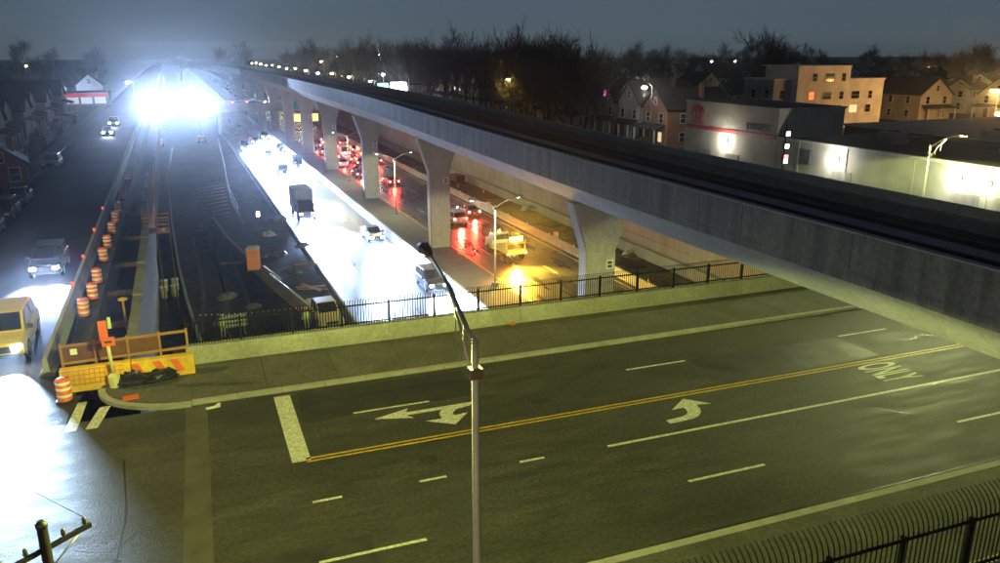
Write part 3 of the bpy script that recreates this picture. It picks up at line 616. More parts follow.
# kerb of the graded strip (curving), low concrete wall, rebar mat, fence
d = MB(); kp = [W(.2, 57, 0), W(-.6, 70, 0), W(-1.1, 82, 0), W(-1.6, 105, 0), W(-2.0, 143, 0), W(-1.0, 190, 0)]
d.loft([[(q.x - .12, q.y, -7.03), (q.x + .12, q.y, -7.03), (q.x + .12, q.y, -6.6), (q.x - .12, q.y, -6.6)] for q in kp]); tag(d.build('strip_kerb', CONC), 'thin pale kerb curving along the left of the dark graded strip', 'kerb')
p = empty('low_formed_wall', (0, 0, 0), 0, 'low brown edged concrete wall slanting past the orange toilet', 'wall')
lw = [Vector((7.6, 60.5, 0)), Vector((5.6, 71, 0)), Vector((4.2, 79.5, 0)), Vector((2.3, 91, 0)), Vector((1.2, 103, 0))]
for a, c in zip(lw[:-1], lw[1:]):
    v = (c - a); n_ = Vector((v.y, -v.x, 0)).normalized() * .18; d = MB(); d.hexa([(*(q)[:2], -7.03) for q in (a - n_, a + n_, c + n_, c - n_)][::1], [(*(q)[:2], -6.05) for q in (a - n_, a + n_, c + n_, c - n_)]); d.build('wall_bay', mat('brown_formed_concrete', (.16, .13, .11), .8, .25, 1.5, .2), p)
# raised fill behind it
d = MB(); d.v = [(*q[:2], -6.15) for q in (lw[0], lw[1], lw[2], lw[3], lw[4])] + [W(10.9, 103, -6.15), W(10.9, 60.5, -6.15)]; d.f = [tuple(range(7))]; d.s = [False]; struct(d.build('raised_fill', NEWP))
b = MB(); b.quad((7.6, 60.5, -6.15), W(10.9, 60.5, -6.15), W(10.9, 57.5, -7.02), (7.6, 57.5, -7.02)); struct(b.build('fill_ramp', NEWP))
for k, (a, c, l) in enumerate(((Vector((7.5, 61.8, -5.95)), Vector((5.3, 73.2, -5.95)), 'long shiny pipe lying along the low wall'), (Vector((6.0, 71.2, -5.95)), Vector((5.0, 76.4, -5.95)), 'short shiny pipe beside the orange toilet'))):
    d = MB(); d.tube([a, c], .11, 8); tag(d.build('steel_pipe', mat('bright_pipe', (.75, .77, .8), .25, .1, 2, metal=.6)), l, 'pipe')
p = empty('rebar_mat', (0, 0, 0), 0, 'mat of parallel reinforcing bars laid on the graded strip', 'rebar')
for k in range(15):
    yy = 88 + k * 3.0; x0 = -.2 - k * .03; d = MB(); d.tube([(x0 - .2, yy, -6.75), (x0 + 3.5 + .05 * k, yy + 3, -6.65)], .045, 4); d.build('bar', mat('rusty_rebar', (.28, .2, .17), .6, .2, 4), p)
p = empty('site_fence', (0, 0, 0), 0, 'pale mesh site fence curving beside the white lit lanes', 'fence')
fp = [Vector((4.4, 96, 0)), Vector((4.3, 106, 0)), Vector((4.0, 118, 0)), Vector((4.1, 132, 0)), Vector((4.5, 148, 0)), Vector((4.8, 170, 0)), Vector((5, 192, 0))]
for q in fp:
    d = MB(); d.tube([(q.x, q.y, -7), (q.x, q.y, -5.1)], .045, 6); d.build('post', STEEL, p)
for z in (-6.6, -5.9, -5.15):
    d = MB(); d.tube([(q.x, q.y, z) for q in fp], .03, 5); d.build('rail', STEEL, p)
# portable toilet
p = empty('portable_toilet', W(5.6, 76.2, -6.15), R(-12), 'orange portable toilet standing by the low wall', 'toilet')
d = MB(); d.box(-.56, .56, -.56, .56, .12, 2.05); d.build('cabin', mat('toilet_orange', (.62, .2, .05), .5, .15, 2), p, bevel=.04)
d = MB(); d.loft([[(-a, -a, z), (a, -a, z), (a, a, z), (-a, a, z)] for a, z in ((.6, 2.05), (.6, 2.14), (.4, 2.3))]); d.build('roof', mat('toilet_roof', (.5, .42, .36), .5, .1, 2), p)
d = MB(); d.box(-.38, .38, -.585, -.562, .2, 1.9); o = d.build('door', MATS['toilet_orange'], p, bevel=.01); d = MB(); d.box(.24, .3, -.61, -.586, 1.0, 1.15); d.build('handle', PLAST, o)
d = MB(); d.box(-.62, .62, -.62, .62, 0, .12); d.build('base', PLAST, p); d = MB(); d.tube([(.4, .4, 2.1), (.4, .4, 2.6)], .05, 8); d.build('vent_pipe', PLAST, p)
for x, yy, sz, l, m_ in ((6.6, 79.5, .75, 'dark bundle of material right of the orange toilet', TARP), (6.4, 90, .7, 'pale sack in front of the bright lamp on the fill', mat('sack', (.4, .4, .36), .8, .2, 2)), (7.2, 73, .6, 'dark scrap heap near the shiny pipes', TARP)):
    pp = empty('material_heap', (x, yy, -6.15), 0, l, 'heap')
    for q in range(4): d = MB(); blob_mesh(d, (rng.uniform(-.5, .5), rng.uniform(-.5, .5), 0), sz, int(x * 10) + q, 9, 5, .35, .8); d.build('bundle', m_, pp)
pp = empty('work_lamp', (6.0, 94.5, -6.15), 0, 'bright white work lamp on a stand beside the site fence', 'work lamp')
d = MB(); d.tube([(0, 0, 0), (0, 0, 1.5)], .03, 6); d.build('stand', STEEL, pp)
for t in (0, 2.1, 4.2): d = MB(); d.tube([(0, 0, .4), (.4 * math.cos(t), .4 * math.sin(t), 0)], .02, 5); d.build('leg', STEEL, pp)
d = MB(); d.box(-.2, .2, -.06, .06, 1.5, 2.1); h_ = d.build('lamp_head', PLAST, pp); d = MB(); d.box(-.17, .17, -.075, -.061, 1.53, 2.07); d.build('lens', emit('work_lamp_glow', (.85, .85, 1.0), 25), h_)
# work strip on the right: wrapped pallets, mats, cones
def wrapped(loc, l, seed, sz=1.0):
    pp = empty('wrapped_pallet', loc, .3, l, 'pallet')
    d = MB(); d.box(-.7, .7, -.6, .6, 0, .14); d.build('pallet', WOOD, pp)
    for q in range(3): d = MB(); blob_mesh(d, (-.5 + q * .5, .1 * q, .14), .62 * sz, seed + q, 10, 6, .25, 1.0); d.build('wrapped_sack', mat('white_wrap', (.6, .6, .58), .5, .15, 2), pp)
wrapped(W(43.0, 96.5, -7.0), 'white wrapped pallet on the work strip above the twin-arm lamp', 21, 1.2); wrapped(W(43.2, 70.8, -7.0), 'white wrapped sacks on the work strip right of the nearest pier', 31, .8)
for x, yy, l in ((42.0, 88, 'dark mat on the work strip near the white pallet'), (41.6, 67.5, 'dark mat on the work strip right of the nearest pier')):
    d = MB(); d.obox((*W(x, yy)[:2], -6.95), (1.6, 2.6, .12), Matrix.Rotation(.3, 3, 'Z')); tag(d.build('ground_mat', BLACKR, bevel=.03), l, 'mat')
def cone(loc, l):
    pp = empty('traffic_cone', loc, 0, l, 'traffic cone', 'orange cones')
    d = MB(); d.lathe([(.16, .04), (.035, .74)], n=12); d.build('cone', SAFO, pp); d = MB(); d.box(-.2, .2, -.2, .2, 0, .045); d.build('base', BLACKR, pp)
    d = MB(); d.lathe([(.105, .38), (.108, .385), (.085, .5), (.08, .505)], n=12); d.build('collar', REFW, pp)
for s_, yy, l in ((39.2, 60.6, 'orange cone right of the nearest pier, behind the fence'), (42.5, 112, 'small cone near the retaining wall beyond the pallet'), (40.5, 118, 'small cone on the far work strip')): cone(W(s_, yy, -7.0), l)
pp = empty('compressor_trailer', W(41.8, 122, -7.0), .1, 'small dark machine trailer on the work strip beside the second pier', 'machine')
d = MB(); d.box(-.8, .8, -1.4, 1.4, .5, 1.6); d.build('housing', mat('dark_red', (.12, .03, .025), .5, .2, 2), pp, bevel=.12)
for x in (-.85, .85): d = MB(); d.tube([(x - .1, 0, .35), (x + .1, 0, .35)], .35, 14); d.build('wheel', BLACKR, pp)
d = MB(); d.tube([(0, -1.4, .5), (0, -2.4, .45)], .06, 6); d.build('tow_bar', DSTEEL, pp)

r8 = random.Random(4)
GRAV = mat('gravel', (.11, .105, .1), .95, .5, 4, 1.0, 14)
for k, (x, yy, z, sz, l) in enumerate(((1.2, 70.5, -7.02, 1.1, 'low gravel heap near the kerb of the graded strip'), (3.2, 67, -7.02, .8, 'small gravel heap beside the low wall'), (-.2, 100, -7.02, 1.3, 'gravel heap at the end of the rebar mat'), (9.6, 84, -6.15, 1.0, 'gravel heap on the raised fill by the lane barrier'), (8.6, 99, -6.15, 1.2, 'gravel heap at the far end of the raised fill'))):
    pp = empty('gravel_heap', (x, yy, z), r8.uniform(0, 3), l, 'gravel'); d = MB(); blob_mesh(d, (0, 0, -.05), sz, 60 + k, 18, 9, .14, .5); d.build('heap', GRAV, pp)
for k, (x, yy, z, l) in enumerate(((9.2, 76, -6.15, 'pile of planks on the raised fill by the lane barrier'), (.4, 64.5, -7.02, 'loose planks on the graded strip near the rope'), (2.4, 83, -7.02, 'loose planks left of the orange toilet'), (8.4, 68, -6.15, 'short pile of planks behind the pale pickup'))):
    pp = empty('plank_pile', (x, yy, z), r8.uniform(0, 3), l, 'planks')
    for q in range(6): d = MB(); d.obox((r8.uniform(-.4, .4), r8.uniform(-.3, .3), .04 + .06 * (q // 3)), (.2, 2.6, .05), Matrix.Rotation(r8.uniform(-.5, .5), 3, 'Z')); d.build('plank', WOOD, pp)
for k, (x, yy, l) in enumerate(((-1.0, 61.5, 'near pair of wheel ruts pressed into the graded strip'), (.9, 63, 'second pair of wheel ruts pressed into the graded strip'))):
    d = MB()
    for off in (0, 1.7):
        pts = [Vector((x + off + .35 * math.sin(q * .5 + k), yy + q * 4, -7.026)) for q in range(10)]
        for a, c in zip(pts[:-1], pts[1:]): d.quad(a + Vector((-.16, 0, 0)), a + Vector((.16, 0, 0)), c + Vector((.16, 0, 0)), c + Vector((-.16, 0, 0)))
    o = d.build('wheel_ruts', DIRT, bpy.data.objects['cutting_floor'])
# ================================================================== VEHICLES  (local front = +Y)
def ring(y, w, z0, z1, r=.12, tw=None):
    tw = tw if tw is not None else w
    return [(-w + r * .6, y, z0), (w - r * .6, y, z0), (w, y, z0 + r), (w, y, z0 + (z1 - z0) * .55), (tw - .02, y, z1 - r * .5), (tw - r, y, z1), (-tw + r, y, z1), (-tw + .02, y, z1 - r * .5), (-w, y, z0 + (z1 - z0) * .55), (-w, y, z0 + r)]
SPEC = {
 'sedan': dict(L=4.7, w=.91, sill=.22, body=[(-2.35, .74, .42, .86), (-2.22, .86, .26, .98), (-1.5, .91, .22, 1.0), (0, .91, .22, .98), (.9, .91, .22, .94), (1.75, .9, .22, .84), (2.2, .84, .26, .74), (2.35, .7, .36, .64)], gh=[(-1.75, .8, .98), (-1.0, .66, 1.42), (.25, .66, 1.45), (1.15, .78, .95)], ax=(-1.38, 1.42), wr=.33),
 'suv': dict(L=4.9, w=.98, sill=.3, body=[(-2.42, .84, .48, 1.0), (-2.3, .95, .34, 1.12), (-1.4, .98, .3, 1.12), (0, .98, .3, 1.1), (1.0, .98, .3, 1.08), (1.9, .96, .3, 1.0), (2.3, .92, .34, .92), (2.45, .8, .46, .82)], gh=[(-2.3, .86, 1.1), (-1.95, .76, 1.72), (.45, .77, 1.76), (1.2, .85, 1.08)], ax=(-1.42, 1.46), wr=.38),
 'van': dict(L=5.6, w=1.0, sill=.32, body=[(-2.8, .92, .45, 1.1), (-2.7, .99, .34, 1.2), (-1.4, 1.0, .32, 1.2), (0, 1.0, .32, 1.2), (1.4, 1.0, .32, 1.18), (2.2, .98, .32, 1.08), (2.65, .94, .36, .98), (2.8, .82, .48, .85)], gh=[(-2.76, .93, 1.2), (-2.68, .86, 2.2), (1.1, .86, 2.26), (2.05, .9, 1.15)], ax=(-1.75, 1.75), wr=.37),
 'pickup': dict(L=5.8, w=1.0, sill=.36, body=[(-2.9, .93, .52, 1.1), (-2.8, 1.0, .4, 1.18), (-1.4, 1.0, .36, 1.18), (0, 1.0, .36, 1.18), (1.0, 1.0, .36, 1.16), (2.2, .98, .36, 1.08), (2.72, .95, .4, 1.0), (2.9, .84, .5, .9)], gh=[(-1.0, .88, 1.16), (-.85, .78, 1.82), (.75, .78, 1.86), (1.5, .87, 1.14)], ax=(-1.75, 1.82), wr=.41)}
MESHC = {}
def cached(key, fn):
    if key not in MESHC: MESHC[key] = fn()
    return MESHC[key]
CARP = [mat('car_paint_%d' % k, c, .32, .08, .6, coat=.5) for k, c in enumerate(((.55, .55, .54), (.03, .03, .035), (.12, .13, .15), (.25, .04, .035), (.04, .06, .12), (.62, .5, .2), (.4, .4, .42)))]
def car(kind, loc, rz, paint, label, lights=True, heads=True, tails=True, hp=0.0, group=None, cat='car', name='car', detail=True, aim=(-.9, 14, -4.4), tp=0.0, headm=None, tailm=None, hc=COOL):
    S = SPEC[kind]; p = empty(name, loc, rz, label, cat, group); w, L = S['w'], S['L']
    def body():
        d = MB(); d.loft([ring(y, ww, z0, z1) for y, ww, z0, z1 in S['body']], smooth=False); return d.mesh('body', CARP[0])
    o = link('body', cached(kind + 'body', body), p); setmat(o, paint); bev(o, .05, 2)
    g = S['gh']
    def cabin():
        d = MB(); rings = []
        for j, (y, ww, z) in enumerate(g):
            zb = .7 if j in (0, 3) else .72
            base = max(g[0][1], g[3][1]) if j in (1, 2) else ww
            rings.append([(-base, y, min(g[0][2], g[3][2]) - .1), (base, y, min(g[0][2], g[3][2]) - .1), (ww, y, z), (-ww, y, z)])
        d.loft(rings); return d.mesh('roof', CARP[0])
    o = link('roof', cached(kind + 'roof', cabin), p); setmat(o, paint); bev(o, .06, 2)
    (y0, w0, z0), (y1, w1, z1), (y2, w2, z2), (y3, w3, z3) = g
    def pane(name, pts, off):
        def mk():
            c = sum((Vector(q) for q in pts), Vector()) / 4; nn = (Vector(pts[1]) - Vector(pts[0])).cross(Vector(pts[3]) - Vector(pts[0])).normalized(); 
            if nn.dot(Vector(off)) < 0: nn = -nn
            q_ = [c + (Vector(q) - c) * .86 + nn * .022 for q in pts]; d = MB(); d.quad(*q_); d.quad(*[q - nn * .015 for q in q_]); return d.mesh(name, GLASSD)
        return link(name, cached(kind + name + str(off), mk), p)
    pane('windshield', [(-w3, y3, z3), (w3, y3, z3), (w2, y2, z2), (-w2, y2, z2)], (0, 1, .5)); pane('rear_window', [(-w0, y0, z0), (w0, y0, z0), (w1, y1, z1), (-w1, y1, z1)], (0, -1, .5))
    wb = max(w0, w3)
    for sx in (-1, 1):
        if detail:
            ym = (y1 + y2) / 2
            zb = min(z0, z3)
            pane('side_window', [(sx * wb, y2 + (y3 - y2) * .75, zb), (sx * wb, ym + .05, zb), (sx * w2, ym + .05, z2), (sx * w2, y2, z2)], (sx, 0, .2)); pane('side_window', [(sx * wb, ym - .05, zb), (sx * wb, y0 * .8 + y1 * .2, zb), (sx * w1, y1, z1), (sx * w1, ym - .05, z1)], (sx, .001, .2))
            def mir():
                d = MB(); d.box(0, .2, -.06, .06, 0, .16); return d.mesh('wing_mirror', CARP[1])
            m_ = link('wing_mirror', cached('mirror', mir), p, (sx * (w - .02) - (.2 if sx < 0 else 0), y3 - .25, z3 + .0)); 
        for ay in S['ax']:
            def wh():
                d = MB(); r = S['wr']; d.tube([(-.11, 0, 0), (-.1, 0, 0), (.1, 0, 0), (.11, 0, 0)], [r * .93, r, r, r * .93], 18); return d.mesh('wheel', BLACKR)
            o = link('wheel', cached(kind + 'wheel', wh), p, (sx * (w - .1), ay, S['wr']))
            if detail:
                def rim():
                    d = MB(); r = S['wr']; d.tube([(-.115, 0, 0), (.115, 0, 0)], r * .6, 12); return d.mesh('rim', CHROME)
                link('rim', cached(kind + 'rim', rim), o)
    yf, zf = S['body'][-1][0], (S['body'][-1][2] + S['body'][-1][3]) / 2; yr = S['body'][0][0]
    hx = w * .66
    for sx in (-1, 1):
        def hl():
            d = MB(); d.box(-.17, .17, -.14, .02, -.075, .085); return d.mesh('headlight', HEADE)
        o = link('headlight', cached('headlight', hl), p, (sx * hx, yf - .0, zf + .12)); setmat(o, (headm or HEADE) if heads else mat('unlit_headlamp', (.5, .52, .55), .15, .1, 2))
        def tl():
            d = MB(); d.box(-.13, .13, -.03, .1, -.1, .12); return d.mesh('taillight', TAILE)
        o = link('taillight', cached('taillight', tl), p, (sx * (w * .78), yr - .0, (S['body'][0][2] + S['body'][0][3]) / 2 + .18)); setmat(o, (tailm or TAILE) if tails else mat('unlit_tail', (.2, .01, .01), .2, .1, 2))
    def grille():
        d = MB(); d.box(-hx + .2, hx - .2, -.1, .015, -.16, .1); d.box(-hx - .1, hx + .1, -.1, .01, -.34, -.22); return d.mesh('grille', PLAST)
    link('grille', cached(kind + 'grille', grille), p, (0, yf, zf + .08))
    def plate():
        d = MB(); d.box(-.16, .16, -.02, .01, -.08, .08); return d.mesh('number_plate', REFW)
    link('number_plate', cached('plate', plate), p, (0, yr - .005, (S['body'][0][2] + S['body'][0][3]) / 2 + .05))
    if hp and heads:
        for sx in ((-1, 1) if hp > 0 else (0,)):
            light('SPOT', 'headlamp_beam', (sx * hx, yf + .08, zf + .12), abs(hp), hc, p, target=(sx * hx + aim[0], yf + aim[1], zf + aim[2]), size=.1, cone=54, blend=.9)
    if tp:
        light('SPOT', 'taillamp_glow', (0, yr - .12, zf + .2), tp, (1, .06, .03), p, target=(0, yr - 14, -1.4), size=.25, cone=96, blend=1.0)
    return p
PI = math.pi
# --- oncoming traffic on the white lit lanes
NB = PI + TILT
car('sedan', W(19.9, 88.5, -7), NB, CARP[2], 'dark oncoming car with headlights on, nearest in the white lit lanes but one', hp=480000, group='oncoming cars with headlights on')
car('suv', W(20.4, 67.5, -7), NB, CARP[1], 'oncoming dark car just beyond the fence under the street lamp head', hp=480000, group='oncoming cars with headlights on')
far_on = [(17.0, 122), (16.8, 143), (20.1, 150), (17, 168), (20.3, 176), (13.6, 182), (17, 195), (20.2, 204)]
for k, (s_, yy) in enumerate(far_on):
    car(('sedan', 'suv', 'van')[k % 3], W(s_, yy, -7), NB, CARP[k % 5], '%s oncoming car from the fence in the %s white lit lane' % (('first', 'second', 'third', 'fourth', 'fifth')[[q for q in sorted(far_on, key=lambda t: t[1]) if abs(q[0] - s_) < 1.2].index((s_, yy))], {13: 'left', 16: 'middle', 17: 'middle', 20: 'right'}[int(s_)]), hp=-320000, group='cars hidden in the far headlight glare', detail=False)
# box truck in silhouette
p = empty('box_truck', W(14.4, 104, -7), NB, 'dark box truck with two amber lights amid the white glare', 'truck')
d = MB(); d.box(-1.2, 1.2, -4.2, 1.0, .9, 3.7); d.build('cargo_box', mat('grey_truck_box', (.3, .3, .3), .5, .1, 1), p, bevel=.05)
d = MB(); d.loft([[(-1.05, y_, .5), (1.05, y_, .5), (1.0, y_, z_), (-1.0, y_, z_)] for y_, z_ in ((1.05, 2.5), (1.9, 2.5), (2.4, 1.75), (3.2, 1.5), (3.3, 1.3))]); d.build('cab', CARP[1], p, bevel=.06)
d = MB(); d.quad((-.9, 1.99, 2.42), (.9, 1.99, 2.42), (.92, 2.43, 1.78), (-.92, 2.43, 1.78)); d.build('windshield', GLASSD, p)
for x in (-1.0, 1.0):
    for yy in (-2.8, 2.3): d = MB(); d.tube([(x - .14, yy, .48), (x + .14, yy, .48)], .48, 16); d.build('wheel', BLACKR, p)
    d = MB(); d.box(x * .75 - .2, x * .75 + .2, 3.25, 3.36, .95, 1.15); d.build('amber_lamp', emit('truck_amber', (1, .5, .12), 30), p)
    d = MB(); d.box(x * 1.1 - .1, x * 1.1 + .1, 1.8, 1.9, 1.7, 2.2); d.build('wing_mirror', CARP[1], p)
d = MB(); d.box(-1.1, 1.1, 3.2, 3.34, .5, .8); d.build('bumper', PLAST, p)
for x in (-.55, .55): light('SPOT', 'headlamp_beam', (x, 3.45, 1.0), 420000, COOL, p, target=(x - .9, 17.4, -3.4), size=.1, cone=54, blend=.9)  # beams added to whiten the lanes; no headlamps are modelled on the truck
# --- southbound traffic going away: tail lights
SBR = TILT
car('suv', W(31.6, 93.6, -7), SBR, CARP[6], 'car with red tail lights in the middle lane, left of the nearest pair', hp=-2200, tp=5000, group='cars with red tail lights')
car('sedan', W(34.9, 97.6, -7), SBR, CARP[2], 'car with red tail lights in the right lane beside the barrier', hp=-2200, tp=5000, group='cars with red tail lights')
car('sedan', W(28.6, 135.5, -7), SBR, CARP[1], 'car with red tail lights in the left lane behind the third pier', hp=-1500, tp=1800, group='cars with red tail lights')
car('sedan', W(31.6, 125.5, -7), SBR, CARP[1], 'dark car with red tail lights and a teal sheen, between second and third piers', hp=-1500, tp=1800, group='cars with red tail lights')
k = 0
for s_, ys_ in ((28.5, (150, 158, 167, 180, 194)), (31.6, (147, 155, 163, 173, 186)), (35.0, (150, 160, 170, 182, 197))):
    for yy in ys_:
        car(('sedan', 'suv', 'sedan', 'van')[k % 4], W(s_, yy + k % 3, -7), SBR, CARP[(k * 3) % 7], '%s queued car with red tail lights in the %s lane beyond the third pier' % (('first', 'second', 'third', 'fourth', 'fifth')[ys_.index(yy)], {28: 'left', 31: 'middle', 35: 'right'}[int(s_)]), hp=-700 if k % 4 == 0 else 0, tp=900, group='queue of cars beyond the fourth pier', detail=False); k += 1
# work truck with amber beacons; its road spots are added to imitate exposure streaks
p = empty('attenuator_truck', W(31.2, 76.0, -7), SBR, 'pale work truck with added amber spots that turn the wet road yellow', 'truck')
d = MB(); d.box(-1.1, 1.1, -3.4, .9, .85, 1.15); d.build('flatbed', mat('truck_yellow', (.6, .5, .2), .5, .15, 2), p)
d = MB(); d.loft([[(-1.02, y_, .5), (1.02, y_, .5), (.96, y_, z_), (-.96, y_, z_)] for y_, z_ in ((1.0, 2.2), (1.9, 2.2), (2.4, 1.6), (3.2, 1.4), (3.3, 1.1))]); d.build('cab', CARP[0], p, bevel=.06)
d = MB(); d.quad((-.9, .985, 1.5), (.9, .985, 1.5), (.86, .985, 2.05), (-.86, .985, 2.05)); d.build('rear_window', GLASSD, p)
for x in (-.95, .95):
    for yy in (-2.3, 2.2): d = MB(); d.tube([(x - .13, yy, .42), (x + .13, yy, .42)], .42, 16); d.build('wheel', BLACKR, p)
    d = MB(); d.box(x - .1, x + .1, -3.46, -3.4, .9, 1.08); d.build('taillight', TAILE, p)
for z in (1.2, 1.9): d = MB(); d.box(-1.0, 1.0, -3.1, -3.0, z, z + .12); d.build('rack_rail', SAFY, p)
for x in (-1, 1): d = MB(); d.box(x - .05, x + .05, -3.1, -3.0, 1.15, 2.3); d.build('rack_post', SAFY, p)
d = MB(); d.box(-.75, .75, -3.12, -3.02, 2.1, 2.7); bd = d.build('arrow_board', mat('board_white', (.7, .68, .55), .6, .1, 2), p)
for k in range(5): d = MB(); d.box(-.6 + k * .27, -.48 + k * .27, -3.16, -3.121, 2.32, 2.46); d.build('board_lamp', emit('arrow_amber', (1, .72, .12), 25), bd)
light('SPOT', 'streak_spot', (0, -3.3, 2.5), 40000, (1, .62, .03), p, target=(.0, -22, -1.6), size=.4, cone=100, blend=1.0)
light('SPOT', 'streak_spot', (0, -3.3, 1.3), 9000, (1, .2, .02), p, target=(-4, -16, -.9), size=.3, cone=100, blend=1.0)
d = MB(); d.lathe([(.1, 0), (.12, .05), (.1, .2)], (0, 1.5, 2.22), 10); d.build('roof_beacon', AMBE, p)
# --- service road vehicles coming towards the camera
vv = car('suv', (-9.45, 42.4, .004), NB - TILT + .03, CARP[5], 'yellow lit van with bright headlights at the left edge', hp=115000, cat='van', name='van', aim=(.9, 14, -2.5), hc=(.5, .72, 1.0)); vv.scale = (1.1, 1.12, 1.12)
car('suv', (-9.75, 57.5, .004), NB, CARP[1], 'dark vehicle with round bright headlights behind the yellow lit van', hp=26000, name='car', aim=(-.3, 14, -2.0))
for k, (yy, kd, cl) in enumerate(((71, 'sedan', 2), (78, 'suv', 1), (86, 'sedan', 4), (111, 'suv', 2))):
    car(kd, W(-14.5, yy, .004), NB, CARP[cl], '%s unlit car parked along the left kerb of the service road' % ('first', 'second', 'third', 'fourth', 'fifth', 'sixth', 'seventh')[k], heads=False, tails=False, group='parked cars on the service road', detail=yy < 100)
# --- pickup parked in the work zone, with a worker
car('pickup', (8.35, 61.2, -7.0 + .02), PI + .06, CARP[5], 'pale work pickup parked behind the bridge fence', heads=False, tails=False, cat='pickup', name='pickup_truck')
# --- lights on the far bridge are added with that bridge below

# ================================================================== PEOPLE
SKIN = mat('skin', (.45, .28, .2), .6, .1, 5); VEST = mat('hi_vis_vest', (.62, .72, .12), .6, .15, 4); TROU = mat('work_trousers', (.45, .45, .28), .8, .2, 4); HELM = mat('hard_hat', (.8, .3, .04), .35, .05, 3)
def person(loc, rz, label, arm=0):
    p = empty('person', loc, rz, label, 'person')
    V = [(0, 0, .98, .15), (0, 0, 1.2, .15), (0, .01, 1.42, .17), (0, .02, 1.53, .07), (0, .03, 1.6, .075), (0, .04, 1.7, .098), (0, .035, 1.78, .06)]
    E_ = [(i, i + 1) for i in range(6)]
    def add(frm, pts):
        a = frm
        for q in pts: V.append(q); E_.append((a, len(V) - 1)); a = len(V) - 1
        return a
    for s in (-1, 1):
        add(0, [(s * .1, 0, .88, .105), (s * .12, .03 * s, .5, .07), (s * .13, -.01, .1, .048), (s * .135, .12, .045, .04)])
        h = add(2, [(s * .2, 0, 1.42, .07), (s * .26, -.02, 1.16, .048), (s * .27, .1 + .1 * arm, .95 + .1 * arm, .036), (s * .265, .16 + .12 * arm, .89 + .12 * arm, .034)])
        for f, (dx, dy, dz) in enumerate(((-.028, .05, -.05), (-.01, .065, -.055), (.01, .062, -.055), (.028, .05, -.045))): add(h, [(V[h][0] + dx * .7, V[h][1] + dy * .5, V[h][2] + dz * .5, .01), (V[h][0] + dx, V[h][1] + dy, V[h][2] + dz * 1.3, .008)])
        add(h, [(V[h][0] - s * .045, V[h][1] + .02, V[h][2] - .01, .011), (V[h][0] - s * .055, V[h][1] + .05, V[h][2] - .03, .009)])
    me = bpy.data.meshes.new('body'); me.from_pydata([v[:3] for v in V], E_, []); me.materials.append(TROU)
    o = link('body', me, p); md = o.modifiers.new('skin', 'SKIN'); sv = me.skin_vertices[0].data if me.skin_vertices else None
    if sv is None:
        import bmesh
        bm = bmesh.new(); bm.from_mesh(me); bm.verts.layers.skin.verify(); bm.to_mesh(me); bm.free(); sv = me.skin_vertices[0].data
    for k, v in enumerate(V): sv[k].radius = (v[3], v[3] * .85)
    sv[0].use_root = True
    sub = o.modifiers.new('sub', 'SUBSURF'); sub.levels = 1; sub.render_levels = 2
    d = MB(); d.loft([[(a * 1.0 * math.cos(t), b_ * math.sin(t) + .005, z) for t in [q * PI / 6 for q in range(12)]] for a, b_, z in ((.215, .165, .9), (.205, .16, 1.15), (.235, .175, 1.38), (.2, .14, 1.5), (.1, .09, 1.55))], smooth=True); d.build('vest', VEST, p)
    for z in (1.0, 1.2): d = MB(); d.loft([[(a * math.cos(t), b_ * math.sin(t) + .005, zz) for t in [q * PI / 6 for q in range(12)]] for a, b_, zz in ((.219, .172, z), (.219, .172, z + .06))], smooth=True); d.build('reflective_stripe', REFW, p)
    d = MB(); d.lathe([(.105, -.07), (.108, .0), (.1, .06), (.06, .1)], (0, .045, 1.7), 12); d.build('head_skin', SKIN, p)
    for s in (-1, 1):
        d = MB(); d.lathe([(.012, -.01), (.014, 0), (.008, .012)], (s * .035, .148, 1.705), 6); d.build('eye', PLAST, p)
    d = MB(); d.hexa([(-.018, .14, 1.655), (.018, .14, 1.655), (.01, .13, 1.65), (-.01, .13, 1.65)], [(-.008, .15, 1.70), (.008, .15, 1.70), (.01, .13, 1.71), (-.01, .13, 1.71)]); d.build('nose', SKIN, p)
    d = MB(); d.lathe([(.15, 0), (.125, .015), (.12, .07), (.08, .12), (.03, .135)], (0, .05, 1.74), 14); d.build('hard_hat', HELM, p)
    return p
person((6.75, 59.9, -7.02), PI - .4, 'worker in hi-vis clothing standing beside the pale pickup')
person((.55, 60.3, -7.02), PI, 'worker in a pale hi-vis vest and orange hard hat by the striped board', 1)
p = empty('barricade_board', (1.55, 60.9, -7.03), .1, 'pale three board barricade beside the worker in the orange hard hat', 'barricade')
for x in (-.6, .6): d = MB(); d.box(x - .04, x + .04, -.05, .05, 0, 1.55); d.build('post', STEEL, p); d = MB(); d.box(x - .05, x + .05, -.6, .6, 0, .06); d.build('foot', STEEL, p)
for z in (.55, .92, 1.29): d = MB(); d.box(-.8, .8, -.075, -.05, z, z + .25); d.build('board', mat('dirty_white_board', (.42, .41, .38), .6, .2, 3), p)
# string of tiny lights along the site rope
p = empty('rope_barrier', (0, 0, 0), 0, 'dotted reflective rope strung across the graded strip to the pickup', 'rope')
ra, rc = Vector((-1.2, 63.0, -5.9)), Vector((6.9, 62.0, -5.9))
d = MB(); d.tube([ra + (rc - ra) * (q / 10) + Vector((0, 0, -.12 * math.sin(PI * q / 10))) for q in range(11)], .012, 4); d.build('rope', BLACKR, p)
fl = MB(); fl.obox((0, 0, 0), (.1, .02, .07)); fme = fl.mesh('reflective_flag', REFW)
for q in range(19): link('reflective_flag', fme, p, ra + (rc - ra) * ((q + .5) / 19) + Vector((0, 0, -.12 * math.sin(PI * (q + .5) / 19))))
for q in (ra, rc): d = MB(); d.tube([(q.x, q.y, -7.02), (q.x, q.y, -5.85)], .03, 6); d.build('stake', RUSTY, p)
